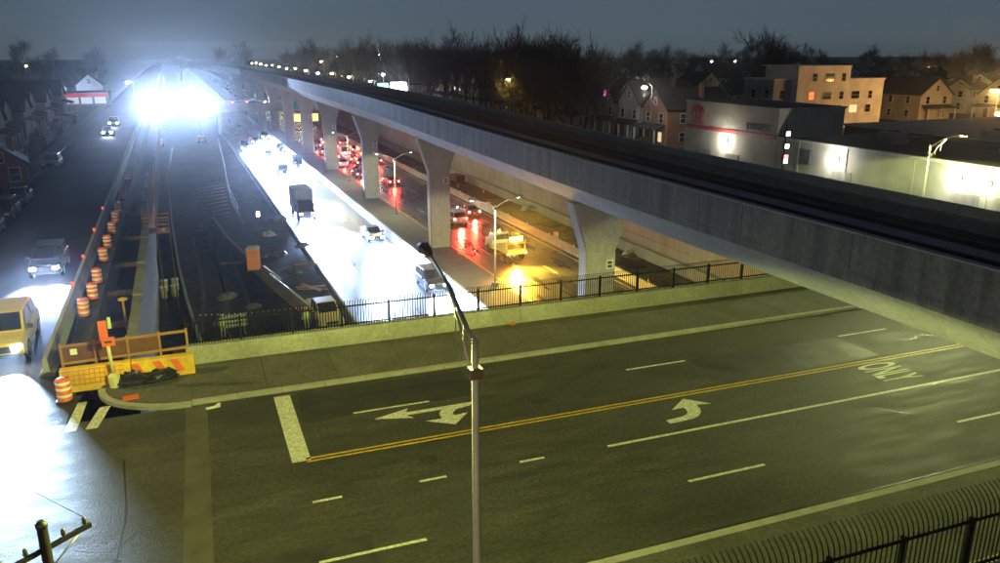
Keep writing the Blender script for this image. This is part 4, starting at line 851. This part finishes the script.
# ================================================================== FAR BRIDGE AND LIGHT TOWERS
p = empty('far_overpass', (0, 218, 0), 0, 'distant overpass crossing the motorway behind the white glare', 'bridge')
d = MB(); d.box(-10, 48, 0, 12, -1.4, 0); d.build('deck', CONC, p)
for y_ in (-.15, 11.85):
    for k in range(14): d = MB(); d.box(-10 + k * 4.14 + .02, -10 + (k + 1) * 4.14 - .02, y_, y_ + .3, -.9, 1.0); d.build('parapet_panel', CONC, p)
for x in (6.5, 17.6, 33): d = MB(); d.box(x - .5, x + .5, 1, 11, -7, -1.4); d.build('pier', CONC, p)
for k, (x, yy) in enumerate(((12.5, 221.5), (16.3, 224.5))):
    car('sedan', (x, yy, .0), -PI / 2, CARP[1], ['car with red lights crossing the distant overpass, left one', 'car with red lights crossing the distant overpass, right one'][k], heads=True, hp=-300, detail=False)
def light_tower(loc, az, label, power, tgt):
    p = empty('light_tower', loc, az, label, 'light tower')
    d = MB(); d.box(-.7, .7, -1.2, 1.2, .45, 1.5); d.build('generator_box', SAFY, p, bevel=.06)
    for x in (-.75, .75): d = MB(); d.tube([(x - .1, 0, .33), (x + .1, 0, .33)], .33, 14); d.build('wheel', BLACKR, p)
    d = MB(); d.tube([(0, 0, 1.5), (0, 0, 8.2)], [.1, .06], 8); d.build('mast', STEEL, p)
    d = MB(); d.box(-1.3, 1.3, -.05, .05, 8.1, 8.2); d.build('crossbar', STEEL, p)
    for x in (-1.05, -.35, .35, 1.05):
        for z in (8.25, 8.85):
            d = MB(); d.box(x - .28, x + .28, -.12, .06, z, z + .5); h = d.build('floodlight', PLAST, p)
            d = MB(); d.box(x - .24, x + .24, -.135, -.121, z + .04, z + .46); d.build('lens', emit('floodlight_glow', (.88, .93, 1.0), 120), h)
    light('SPOT', 'flood_beam', (0, -.3, 8.7), power, (.46, .64, 1.0), p, target=tgt, size=.5, cone=46, blend=.2)
    for s in (-1, 1): d = MB(); d.tube([(s * .7, 0, .6), (s * 1.5, 0, .02)], .04, 6); d.build('outrigger', STEEL, p)
light_tower((-7.6, 196, -7.0), 0.0, 'left of two blazing light towers at the end of the works', 210000, (3, -60, 31))
light_tower((1.6, 201, -7.0), 0.05, 'right of two blazing light towers at the end of the works', 210000, (4, -60, 31))
# queue of oncoming headlights far down the service road
for k, yy in enumerate((152, 170)):
    car(('sedan', 'suv')[k % 2], (-11.5 - .02 * yy + .8, yy, .004), NB, CARP[k % 4], ['nearer', 'farther'][k] + ' oncoming car with headlights far down the service road', hp=-2500, group='far cars on the service road', detail=False)

# ================================================================== BUILDINGS
def wall_mat(name, c): return mat(name, c, .85, .14, .7, .15, 12, damt=.3, dscale=.4)
BEIGE = wall_mat('beige_stucco', (.34, .315, .27)); GARW = wall_mat('garage_block', (.25, .25, .225)); PEACH = wall_mat('peach_stucco', (.68, .58, .47)); ROOFD = mat('dark_roof', (.03, .03, .031), .9, .25, 1.2, .3, 15)
REDP = mat('red_sign_paint', (.30, .03, .025), .6, .15, 3); DARKL = mat('dark_lettering', (.05, .05, .05), .6, .1, 3)
def wall_pack(p, loc, power, c=(1.0, .97, .80)):
    d = MB(); d.box(-.05, .12, -.35, .35, -.15, .2); o = d.build('wall_lamp', PLAST, p, loc, 0); d = MB(); d.box(-.16, -.052, -.3, .3, -.13, .1); d.build('lens', emit('wall_pack_glow', c, 220), o)
    light('POINT', 'wall_lamp_light', (loc[0] - .75, loc[1], loc[2] - .1), power, c, p, size=.12)
FX = 55.7
wh = empty('warehouse', W(FX, 64.5, 0), TILT, 'tall beige commercial building with a round red emblem and a red stripe', 'building')
d = MB(); d.box(0, 8.5, 0, 15.6, 0, 8.25); d.build('wall', BEIGE, wh); d = MB(); d.box(-.08, 8.6, -.1, 15.7, 8.25, 8.45); d.build('coping', BEIGE, wh); d = MB(); d.box(.3, 8.2, .3, 15.3, 8.45, 8.47); d.build('roof', ROOFD, wh)
d = MB(); d.box(-.05, -.004, .2, 15.4, 5.35, 5.75); d.build('red_stripe', REDP, wh)
d = MB(); d.tube([(-.04, 13.3 + 1.15 * math.cos(t), 7.2 + .72 * math.sin(t)) for t in [q * PI / 14 for q in range(29)]], .085, 6, caps=False); em = d.build('emblem_outer_ring', REDP, wh)
d = MB(); d.tube([(-.05, 13.3 + .38 * math.cos(t), 7.2 + .66 * math.sin(t)) for t in [q * PI / 12 for q in range(25)]], .08, 6, caps=False); d.build('emblem_inner_ring', REDP, wh)
d = MB(); d.tube([(-.05, 13.3 + .75 * math.cos(t), 7.52 + .26 * math.sin(t)) for t in [q * PI / 12 for q in range(25)]], .075, 6, caps=False); d.build('emblem_top_ring', REDP, wh)
def wall_text(parent, s, m, y_left, zb, wid, hgt, name):
    me = text_mesh(name, s, m, 1, .02, off=.035); xs = [v.co.x for v in me.vertices]; ys = [v.co.y for v in me.vertices]; a0, a1, b0, b1 = min(xs), max(xs), min(ys), max(ys)
    for v in me.vertices: v.co = Vector((-.03 - v.co.z, y_left - (v.co.x - a0) / (a1 - a0) * wid, zb + (v.co.y - b0) / (b1 - b0) * hgt))
    return link(name, me, parent)
wall_text(wh, 'TOYOTA', REDP, 14.45, 5.95, 2.3, .4, 'sign_lettering'); wall_text(wh, 'HILLSIDE', DARKL, 4.75, 6.0, 3.7, .7, 'sign_lettering')
wall_pack(wh, (-.1, 7.9, 4.55), 620)
for y_ in (5.6, 10.4): d = MB(); d.box(-.06, -.004, y_, y_ + 2.2, 0, 3.2); d.build('roller_door', STEEL, wh)
ga = empty('garage', W(FX, 14, 0), TILT, 'long low pale garage wall with bright wall lamps along the street', 'building')
d = MB(); d.box(0, 30, 0, 50.4, 0, 5.5); d.build('wall', GARW, ga); d = MB(); d.box(-.1, .35, -.1, 50.4, 5.5, 5.72); d.build('coping', CONC, ga); d = MB(); d.box(.4, 30, 0, 50.4, 5.5, 5.53); d.build('roof', ROOFD, ga)
for y_ in (5, 12.3, 19.6, 27.4, 34, 41.2, 47.2): d = MB(); d.box(-.07, 0, y_, y_ + .3, 0, 5.5); d.build('pilaster', GARW, ga)
wall_pack(ga, (-.1, 42.4, 4.5), 700); wall_pack(ga, (-.1, 30.0, 4.45), 480); wall_pack(ga, (-.1, 27.5, 4.45), 260)
for y_, w_ in ((29.2, 2.4), (26, 1.4), (41.6, 2.2), (21, 2.4)): d = MB(); d.box(-.06, -.004, y_ - w_ / 2, y_ + w_ / 2, 0, 3.4); d.build('roller_door', STEEL, ga)
d = MB(); d.box(-.2, 0, 45.6, 46.3, 3.6, 4.8); d.build('meter_box', PLAST, ga)
for x, y_, w_ in ((6, 42, 2.2), (10, 33, 1.6), (9, 22, 2.4), (15, 38, 2.5)):
    d = MB(); d.box(x, x + w_, y_, y_ + w_ * .8, 5.53, 5.53 + w_ * .5); u = d.build('roof_unit', STEEL, ga); d = MB(); d.lathe([(w_ * .25, 0), (w_ * .25, .1)], (x + w_ / 2, y_ + w_ * .4, 5.53 + w_ * .5), 12); d.build('fan_grille', PLAST, u)
# second storey block behind the garage
p = empty('flat_roof_block', W(FX + 14, 50, 0), TILT, 'dark flat roofed block behind the long garage', 'building')
d = MB(); d.box(0, 34, -32, 20, 0, 5.9); d.build('wall', wall_mat('dark_brick', (.07, .065, .06)), p); d = MB(); d.box(-.2, 34.2, -32.2, 20.2, 5.9, 6.1); d.build('coping', CONC, p)
for k in range(5): d = MB(); d.box(-.04, 0, -28 + k * 9, -26 + k * 9, 4.9, 5.6); d.build('window', GLASSD, p)
# windows
def window(parent, c, w, h, axis, frame, pane_m, depth=.12):
    """axis: outward normal ('-x', '-y', '+x')"""
    f = MB(); g = MB()
    def P(u, v, n_):
        return {'-y': (c[0] + u, c[1] - n_, c[2] + v), '-x': (c[0] - n_, c[1] + u, c[2] + v), '+x': (c[0] + n_, c[1] + u, c[2] + v)}[axis]
    t = .09
    def bx(b, u0, u1, v0, v1, n0, n1):
        b.hexa([P(u0, v0, n0), P(u1, v0, n0), P(u1, v0, n1), P(u0, v0, n1)], [P(u0, v1, n0), P(u1, v1, n0), P(u1, v1, n1), P(u0, v1, n1)])
    bx(f, -w / 2 - t, -w / 2, -h / 2 - t, h / 2 + t, 0, .07); bx(f, w / 2, w / 2 + t, -h / 2 - t, h / 2 + t, 0, .07); bx(f, -w / 2, w / 2, h / 2, h / 2 + t, 0, .07); bx(f, -w / 2, w / 2, -h / 2 - t, -h / 2, 0, .1); bx(f, -w / 2, w / 2, -.03, .03, .005, .05)
    bx(g, -w / 2, w / 2, -h / 2, h / 2, .004, .02)
    o = f.build('window', frame, parent); g.build('pane', pane_m, o); return o
TRIM = mat('white_trim', (.5, .49, .46), .6, .1, 3)
LITW = emit('lit_window', (1.0, .78, .42), .9); LITR = emit('red_lit_window', (1.0, .05, .015), 2.2); LITM = emit('magenta_window', (1.0, .06, .55), 2.2); LITC = emit('cool_window', (.75, .9, 1.0), 1.2)
pb = empty('apartment_block', (103, 118, 0), 0, 'peach three storey apartment block with a taller middle part', 'building')
d = MB(); d.box(0, 12.1, 0, 9, 0, 11.1); d.build('wall', PEACH, pb); d = MB(); d.box(12.1, 20.7, .25, 9, 0, 8.75); d.build('wall', PEACH, pb); d = MB(); d.box(-4, 0, 1.5, 10, 0, 8.8); d.build('wall', BEIGE, pb)  # beige left wing: shade on the same building put into its colour
for x0, x1, y0, z in ((-.15, 12.25, -.15, 11.1), (12.25, 20.85, .1, 8.75), (-4.15, -.15, 1.35, 8.8)): d = MB(); d.box(x0, x1, y0, 10.1, z, z + .22); d.build('cornice', PEACH, pb)
for x, z, w_, m_ in ((3.8, 9.2, 1.0, GLASSD), (7.2, 9.2, 2.0, GLASSD), (10.5, 9.2, .9, GLASSD), (3.4, 5.95, 1.2, LITR), (7.0, 5.95, 2.0, GLASSD), (10.4, 5.95, .9, GLASSD), (7.0, 3.4, 1.6, LITW), (10.3, 3.4, .9, GLASSD), (3.0, 3.4, .8, GLASSD)): window(pb, (x, 0, z), w_, 1.35, '-y', PEACH, m_)
for x, z, w_, m_ in ((14.0, 5.95, 1.9, GLASSD), (17.6, 5.95, .9, GLASSD), (13.8, 3.4, 1.9, LITW), (17.4, 3.4, 1.2, GLASSD)): window(pb, (x, .25, z), w_, 1.35, '-y', PEACH, m_)
for yy in (3.2, 7): window(pb, (-4, yy, 6.2), .9, 1.4, '-x', BEIGE, GLASSD)
window(pb, (-2, 1.5, 6.2), .9, 1.4, '-y', BEIGE, GLASSD)

# houses: gabled box with porch, windows, door, chimney (front = -Y)
SIDING = [wall_mat('siding_%d' % k, c) for k, c in enumerate(((.34, .33, .29), (.26, .22, .18), (.30, .32, .33), (.40, .38, .34), (.27, .15, .10), (.38, .33, .22), (.22, .25, .22)))]
SHING = [mat('shingle_%d' % k, c, .9, .25, 2, .3, 15) for k, c in enumerate(((.045, .044, .045), (.06, .045, .035), (.035, .038, .042)))]
def house(loc, rz, w, dp, h, roof, wm, rm, label, group=None, dormer=False, lit=(), porch=True, name='house', cross=False):
    p = empty(name, loc, rz, label, 'house', group)
    prof = [(-w / 2, 0), (w / 2, 0), (w / 2, h), (0, h + roof), (-w / 2, h)]
    d = MB(); d.extr(prof, 0, dp); d.build('wall', wm, p)
    th = .16; sl = math.hypot(w / 2, roof); nx, nz = roof / sl, (w / 2) / sl; ov = .35
    r_ = MB()
    for s in (-1, 1):
        e = Vector((s * (w / 2 + ov * .8), 0, h - roof / (w / 2) * ov * .8)); t = Vector((0, 0, h + roof))
        off = Vector((s * nx, 0, nz)); q = [e + off * .01, t + off * .01, t + off * th, e + off * th]
        r_.hexa([(a.x, -ov, a.z) for a in q], [(a.x, dp + ov, a.z) for a in q])
    ro = r_.build('roof', rm, p)
    d = MB(); d.box(w * .2, w * .2 + .6, dp * .6, dp * .6 + .6, h + roof * .35, h + roof + .7); d.build('chimney', SIDING[4], ro)
    if dormer:
        d = MB(); d.extr([(-.75, h), (.75, h), (.75, h + 1.3), (0, h + 2.0), (-.75, h + 1.3)], 0, 2.4, lambda a, c, e: (w / 2 - .2 - c if False else a, c + .6, e + roof * .2)); d.build('dormer', wm, ro)
    n = 0
    for st in range(max(1, int(h / 2.7))):
        z = 1.55 + st * 2.75
        for u in ((-w * .27, w * .27) if st else (w * .25,)):
            window(p, (u, 0, z), .95, 1.35, '-y', TRIM, LITW if n in lit else GLASSD); n += 1
        for sx, ax in ((-1, '-x'), (1, '+x')):
            for v in (dp * .25, dp * .62): window(p, (sx * w / 2, v, z), .85, 1.3, ax, TRIM, LITW if n in lit else GLASSD); n += 1
    window(p, (0, 0, h + roof * .38), .7, 1.0, '-y', TRIM, LITM if 'm' in lit else GLASSD)
    d = MB(); d.box(-w * .25 - .45, -w * .25 + .45, -.05, .02, .5, 2.55); o = d.build('door', mat('door_dark', (.1, .05, .04), .5, .2, 2), p); d = MB(); d.box(-w * .25 + .28, -w * .25 + .34, -.09, -.051, 1.45, 1.55); d.build('handle', STEEL, o)
    if porch:
        d = MB(); d.hexa([(-w * .46, -1.9, 2.75), (w * .46, -1.9, 2.75), (w * .46, -.01, 3.3), (-w * .46, -.01, 3.3)], [(-w * .46, -1.9, 2.87), (w * .46, -1.9, 2.87), (w * .46, -.01, 3.42), (-w * .46, -.01, 3.42)]); d.build('porch_roof', rm, p)
        for x in (-w * .43, 0, w * .43): d = MB(); d.box(x - .08, x + .08, -1.85, -1.69, .5, 2.78); d.build('porch_post', TRIM, p)
        d = MB(); d.box(-w * .46, w * .46, -1.9, -.01, 0, .5); d.build('porch_floor', CONC, p)
        for k in range(2): d = MB(); d.box(-w * .25 - .6, -w * .25 + .6, -2.2 - .3 * k, -1.9 - .3 * k, 0, .33 - .16 * k); d.build('step', CONC, p)
    return p
ordn = ['nearest', 'second', 'third', 'fourth', 'fifth', 'sixth', 'seventh', 'eighth', 'ninth', 'tenth', 'eleventh', 'twelfth', 'thirteenth', 'fourteenth']
yy = 101.0; HS = 67.0
for k in range(14):
    w_ = rng.choice((6.6, 7.2, 7.8)); wm = SIDING[(4, 2, 6, 3, 1, 5, 0)[k % 7]]
    house(W(HS + (k % 3) * .4, yy + w_ / 2, 0), -PI / 2 + TILT, w_, 11, 5.7 + .3 * (k % 2), 2.8 + .4 * (k % 3), wm, SHING[k % 3], '%s house from the beige building in the row across the street' % ordn[k], 'row houses behind the viaduct', dormer=(k % 2 == 0), lit=([0], [], ['m'], [3], [], [1], [])[k % 7]); yy += w_ + 1.6
# left row along the service road
names_l = ['nearest', 'second', 'third', 'fourth', 'fifth', 'sixth', 'seventh', 'eighth', 'ninth', 'tenth']
yy = 104
for k in range(9):
    w_ = rng.choice((7.0, 7.8, 8.4)); house((-22.5 - .02 * yy - (k % 2), yy, 0), PI / 2 + TILT, w_, 11, 4.6 + .3 * (k % 2), 2.4 + .3 * (k % 3), SIDING[(3, 2, 0, 6, 1, 5)[k % 6]], SHING[(k + 1) % 3], '%s dark house of the row left of the service road' % names_l[k], 'dark houses left of the service road', lit=()); yy += w_ + 4.2
p = house((-19.0, 94.5, 0), R(12), 4.6, 6.5, 2.7, 1.7, wall_mat('dull_red_wall', (.22, .06, .05)), SHING[0], 'small dull red garage house at the left by the service road', porch=False, name='garage_house')
house((-26.0, 253, 0), 0, 6.6, 9, 4.6, 2.9, wall_mat('white_siding', (.78, .78, .77)), SHING[2], 'white gabled house lit up at the far left', porch=False)
p = empty('shop', (-30.5, 236, 0), 0, 'far shop with a red sign band and white lit windows at the left', 'shop')
d = MB(); d.box(0, 10.5, 0, 7, 0, 3.4); d.build('wall', BEIGE, p); d = MB(); d.box(.2, 10.2, -.15, -.01, 2.4, 3.2); d.build('sign_band', emit('red_sign', (1, .05, .07), .35), p)
for k in range(3): d = MB(); d.box(.6 + k * 3.2, 3.3 + k * 3.2, -.05, -.01, .5, 2.2); d.build('shop_window', emit('shop_white', (.9, .92, 1.0), .5), p)
d = MB(); d.box(-.2, 10.7, -.2, 7.2, 3.4, 3.6); d.build('roof', ROOFD, p)
# shop with bright signs on the right street
p = empty('shop', W(56.5, 222, 0), TILT, 'far shop with a teal sign and a dazzling white sign above the viaduct', 'shop')
d = MB(); d.box(0, 14, 0, 14, 0, 4.6); d.build('wall', BEIGE, p); d = MB(); d.box(-.2, 14.2, -.2, 14.2, 4.6, 4.9); d.build('roof', ROOFD, p)
d = MB(); d.box(-3.2, -.3, -.3, 0, 3.0, 5.2); d.build('teal_sign', emit('teal_sign', (.2, .85, .95), 6), p)
d = MB(); d.box(.5, 5.0, -.3, -.02, 3.0, 5.4); d.build('white_sign', emit('white_sign', (.88, .9, 1.0), 22), p)
d = MB(); d.tube([(-1.6, -.15, 5.2), (-1.6, -.15, 7.4)], .08, 6); d.build('lamp_pole', STEEL, p); d = MB(); d.box(-1.9, -1.3, -.4, .1, 7.4, 7.7); d.build('lamp_head', COOLE, p)

# traffic signal pole by the garage
p = empty('signal_pole', (51.8, 60.2, 0), 0, 'signal pole with two white lamps and a red one in front of the garage', 'traffic signal')
d = MB(); d.tube([(0, 0, 0), (0, 0, 7.3)], [.1, .07], 8); d.build('pole', DSTEEL, p)
for z, m_, c in ((6.5, emit('signal_white', (.95, 1, .9), 5), 0), (5.35, emit('signal_white2', (1, 1, .75), 4), 0), (4.35, emit('signal_red', (1, .1, .12), 4), 0), (3.95, emit('signal_white', (.95, 1, .9), 5), 0)):
    d = MB(); d.box(-.3, .3, -.3, -.1, z - .25, z + .25); h = d.build('signal_head', DSTEEL, p); d = MB(); d.box(-.22, .22, -.33, -.301, z - .2, z + .2); d.build('signal_lens', m_, h)

# lit street lamps far off
def far_lamp(loc, z, label, m, power, c, group=None, arm=(-1.2, 0), head=.45):
    p = empty('street_lamp', loc, 0, label, 'street lamp', group)
    d = MB(); d.tube([(0, 0, 0), (0, 0, z - .1), (arm[0] * .4, arm[1] * .4, z + .25), (arm[0], arm[1], z + .15)], [.1, .07, .05, .04], 8); d.build('pole', STEEL, p)
    d = MB(); d.lathe([(head * .5, -.1), (head * .8, .0), (head * .6, .16), (head * .2, .22)], (arm[0], arm[1], z), 10); d.build('lantern_hood', STEEL, p)
    d = MB(); d.lathe([(head * .15, -.42), (head * .55, -.34), (head * .65, -.2), (head * .5, -.09)], (arm[0], arm[1], z), 10); d.build('globe', m, p)
    if power: light('POINT', 'lamp_light', (arm[0], arm[1], z - .75), power, c, p, size=.2)
far_lamp((56.5, 140, 0), 9.0, 'lit yellow street lamp glowing among the bare trees', emit('yellow_globe', (1, .74, .12), 420), 900, (1, .74, .15), head=.75)
far_lamp((59.4, 96.5, 0), 9.3, 'lit white street lamp on a tall pole in front of the row houses', emit('white_globe', (1, .93, .8), 420), 600, (1, .94, .8), head=.55)
far_lamp((129.6, 99, 0), 7.6, 'upper of two amber lamps at the right edge', emit('amber_globe', (1, .5, .08), 500), 10000, (1, .60, .22), head=.9)
far_lamp((127.0, 96, 0), 3.9, 'lower of two amber lamps at the right edge', emit('amber_globe2', (1, .55, .1), 500), 3000, (1, .6, .2), head=.9, arm=(-.4, 0))
for k in range(13):
    yy = 205 + k * 26; far_lamp(W(48.5, yy, 0), 6.6 + (k % 3) * .3, 'one of the warm street lamps strung along the horizon above the viaduct', WARME if k % 3 else WHITEE, 500 if k < 6 else 0, (1, .8, .4), 'warm lamps along the far street', head=.6)
for x, yy, z, m_ in ((150, 330, 10, WARME), (95, 420, 12, WHITEE), (215, 300, 9.5, COOLE), (190, 360, 8, WHITEE), (128, 300, 9.5, WHITEE), (62, 400, 9, WARME), (80, 460, 11, WHITEE), (240, 210, 8.5, WARME), (262, 190, 8, COOLE), (300, 250, 9, WARME), (-60, 380, 8, WARME), (250, 330, 9, WHITEE)):
    far_lamp((x, yy, 0), z, 'one of the scattered far lamps among the trees on the horizon', m_, 0, COOL, 'far scattered lamps', head=.5)
far_lamp((-31.0, 246, 0), 4.2, 'white street lamp left of the lit white house', COOLE, 1800, COOL, head=.6)
far_lamp((-13.0, 222, 0), 6.5, 'white street lamp near the blazing light towers on the left', COOLE, 3000, COOL, head=.6)
# hoarding signs over the far southbound road
p = empty('overhead_sign', W(31.5, 213, -7), 0, 'green overhead road sign beyond the queue of tail lights', 'road sign')
for x in (-4.5, 5.5): d = MB(); d.tube([(x, 0, 0), (x, 0, 8.2)], .14, 8); d.build('post', STEEL, p)
d = MB(); d.box(-4.5, 5.5, -.1, .1, 6.9, 7.1); d.build('truss', STEEL, p); d = MB(); d.box(-3.2, 1.2, -.2, -.1, 6.4, 8.4); d.build('sign_face', mat('sign_green', (.02, .3, .18), .5, .1, 2), p); d = MB(); d.box(-4.0, 3.5, -.2, -.1, 3.2, 5.2); d.build('amber_message_board', emit('message_amber', (1, .75, .25), 1.1), p)

# rows of further houses as dark shapes: two house patterns copied
protoA = house((150, 150, 0), R(-70), 7.4, 11, 5.6, 3.0, SIDING[0], SHING[0], 'gabled house in the dark streets behind the apartment block', 'houses in the dark streets on the right', porch=False, lit=[2])
protoB = house((165, 138, 0), R(-75), 8.2, 10, 5.4, 2.4, SIDING[3], SHING[1], 'gabled house in the dark streets behind the apartment block', 'houses in the dark streets on the right', porch=False)
r4 = random.Random(11); cnt = 0
for i in range(9):
    for j in range(8):
        x = 92 + j * 24 + r4.uniform(-4, 4) + i * 4; y_ = 158 + i * 24 + r4.uniform(-4, 4) - j * 6
        if x < 138 and y_ < 150: continue
        o = copy_tree(protoA if r4.random() < .5 else protoB); o.location = (x, y_, 0); o.rotation_euler = (0, 0, r4.choice((0, R(-90), R(-70), R(-10)))); s = r4.uniform(.85, 1.1); o.scale = (s, s, s * r4.uniform(.85, 1.05)); cnt += 1
for x, y_, rz, l, wm in ((141, 121, 0, 'pale gabled house right of the apartment block', SIDING[5]), (153, 117, R(-90), 'long pale house with dark roof at the right', SIDING[5]), (165, 108, 0, 'pale house farthest right under the amber lamp', SIDING[3])):
    house((x, y_, 0), rz, 8.5, 12, 5.4, 3.2, wm, SHING[0], l, lit=[1] if x > 160 else [], dormer=False)
# lit white houses on the horizon
for x, y_, l in ((166, 330, 'tiny floodlit white house on the horizon, left of two'), (176, 330, 'tiny floodlit white house on the horizon, right of two')):
    o = house((x, y_, 0), 0, 7, 9, 5.5, 3.2, MATS['white_siding'], SHING[0], l, porch=False)
    light('POINT', 'porch_flood', (0, -4, 6), 3500, (.9, 1, .85), o, size=.3)

# ================================================================== TREES (bare, winter)
def bare_tree(seed, hgt, spread):
    q = random.Random(seed); tr = MB(); tw = MB()
    def grow(p, dr, ln, rad, lv):
        segs = 3 if lv < 2 else 2; pts = [p]; rr = [rad]; d_ = dr.copy()
        for k in range(segs):
            d_ = (d_ + Vector((q.uniform(-.16, .16), q.uniform(-.16, .16), q.uniform(-.04, .12)))).normalized(); pts.append(pts[-1] + d_ * ln / segs); rr.append(rad * (1 - .55 * (k + 1) / segs))
        (tr if lv < 2 else tw).tube(pts, rr, 7 if lv == 0 else 5 if lv == 1 else 3, caps=False)
        if lv >= 5: return
        nb = (6, 5, 4, 4, 3)[lv]
        for k in range(nb):
            f = (.55 + .45 * (k + 1) / nb) if lv == 0 else (.3 + .7 * (k + 1) / nb); pos = pts[0].lerp(pts[-1], f) if lv else pts[min(segs, int(f * segs))].lerp(pts[-1], .0 if f < .99 else 1)
            if lv: pos = pts[min(segs, max(1, round(f * segs)))]
            az = q.uniform(0, 2 * PI); tilt = q.uniform(.35, .95) * spread
            ax = d_.cross(Vector((math.cos(az), math.sin(az), .2))).normalized(); nd = (Matrix.Rotation(tilt, 3, ax) @ d_).normalized(); nd.z += .12; nd.normalize()
            grow(pos, nd, ln * q.uniform(.55, .8), max(.034, rr[-1] * q.uniform(.7, .95)), lv + 1)
    grow(Vector((0, 0, 0)), Vector((0, 0, 1)), hgt * .36, hgt * .02, 0)
    return tr.mesh('trunk', BARK), tw.mesh('crown', TWIG)
TREES = [bare_tree(s, h, sp) for s, h, sp in ((1, 16.5, .9), (2, 19, .8), (3, 15, 1.0), (5, 18, .85))]
def tree(loc, k, s, label, group, sz=1.0):
    p = empty('bare_tree', loc, rng.uniform(0, 6.28), label, 'tree', group); p.scale = (s, s, s * sz)
    link('trunk', TREES[k][0], p); link('crown', TREES[k][1], p)
r5 = random.Random(5)
for k in range(72):
    yy = 116 + k * 2.9 + r5.uniform(-2, 2); tree(W(r5.choice((60.5, 63, 80, 84, 90, 97) if yy > 165 else (60.5, 62, 63)) + r5.uniform(-1, 1), yy, 0), k % 4, r5.uniform(.75, 1.08), 'bare winter tree in front of and between the row houses', 'bare trees along the row houses')
for k in range(80):
    tree((r5.uniform(95, 360), r5.uniform(190, 400), 0), k % 4, r5.uniform(.5, 1.0), 'bare tree on the dark skyline at the right', 'bare trees on the right skyline')
for x, y_, s, l in ((150, 185, 1.15, 'tall bare tree standing above the roofs right of the middle'), (172, 205, 1.0, 'broad bare tree behind the apartment block'), (215, 175, .95, 'bare tree above the roofs at the far right')): tree((x, y_, 0), 1, s, l, 'skyline trees that stand out')
for k in range(50):
    tree((r5.uniform(-190, -30), r5.uniform(225, 420), 0), k % 4, r5.uniform(.4, .72), 'bare tree in the dark line on the left horizon', 'bare trees on the left horizon')
for k in range(70):
    tree((r5.uniform(-190, 560), r5.uniform(400, 600), 0), k % 4, r5.uniform(.6, 1.15), 'far bare tree on the horizon', 'far trees on the horizon')
for x, y_, s in ((64, 330, .95), (72, 350, .9), (52, 390, 1.0), (58, 300, .85), (80, 300, .95), (66, 270, .9), (90, 330, .95)): tree((x, y_, 0), 2, s, 'bare tree beyond the warm lamps above the viaduct', 'bare trees beyond the warm lamps')
# hedges and yard fences in front of the dark houses on the left
r9 = random.Random(31)
for k in range(7):
    yy = 100 + k * 13; pp = empty('yard_fence', W(-18.4, yy, 0), TILT, '%s yard fence before the dark houses on the left' % ordn[k], 'fence', 'yard fences on the left')
    for q in range(9): d = MB(); d.box(-.04, .04, q * .9, q * .9 + .08, 0, 1.1); d.build('picket_post', TRIM if k % 2 else WOODY, pp)
    for z in (.4, .95): d = MB(); d.box(-.02, .02, 0, 7.3, z, z + .08); d.build('rail', TRIM if k % 2 else WOODY, pp)
# shrubs by the row houses
p = empty('shrub', W(64.5, 103, 0), 0, 'small leafy shrub in front of the nearest row house', 'shrub')
r6 = random.Random(8); d = MB()
for k in range(900):
    a, e, rr = r6.uniform(0, 6.28), r6.uniform(0, 1.5), r6.uniform(.5, 1.0); c = Vector((1.3 * rr * math.cos(a) * math.cos(e), 1.3 * rr * math.sin(a) * math.cos(e), .5 + 1.3 * rr * math.sin(e))); u = Vector((r6.uniform(-1, 1), r6.uniform(-1, 1), r6.uniform(-1, 1))).normalized() * .09; v = u.cross(Vector((r6.uniform(-1, 1), r6.uniform(-1, 1), 1))).normalized() * .06
    d.quad(c - u, c + v, c + u, c - v)
d.build('foliage', mat('evergreen_leaf', (.06, .08, .02), .6, .3, 4), p); d = MB(); d.tube([(0, 0, 0), (0, 0, .9)], .06, 6); d.build('stem', BARK, p)

# ================================================================== HAZE (ADDED GLOW THAT STANDS IN FOR CAMERA BLOOM)
d = MB(); d.box(-1600, 1600, -70, 1500, -8.2, 26); hz = d.build('haze', ASPH); hz['kind'] = 'stuff'
hm = bpy.data.materials.new('haze'); hm.use_nodes = True; hn = hm.node_tree.nodes; hn.clear(); ho = hn.new('ShaderNodeOutputMaterial'); hv = hn.new('ShaderNodeVolumePrincipled')
hv.inputs['Density'].default_value = .00026; hv.inputs['Anisotropy'].default_value = .94; hv.inputs['Color'].default_value = (.92, .95, 1.0, 1)
hm.node_tree.links.new(hv.outputs[0], ho.inputs['Volume']); hz.data.materials.clear(); hz.data.materials.append(hm)
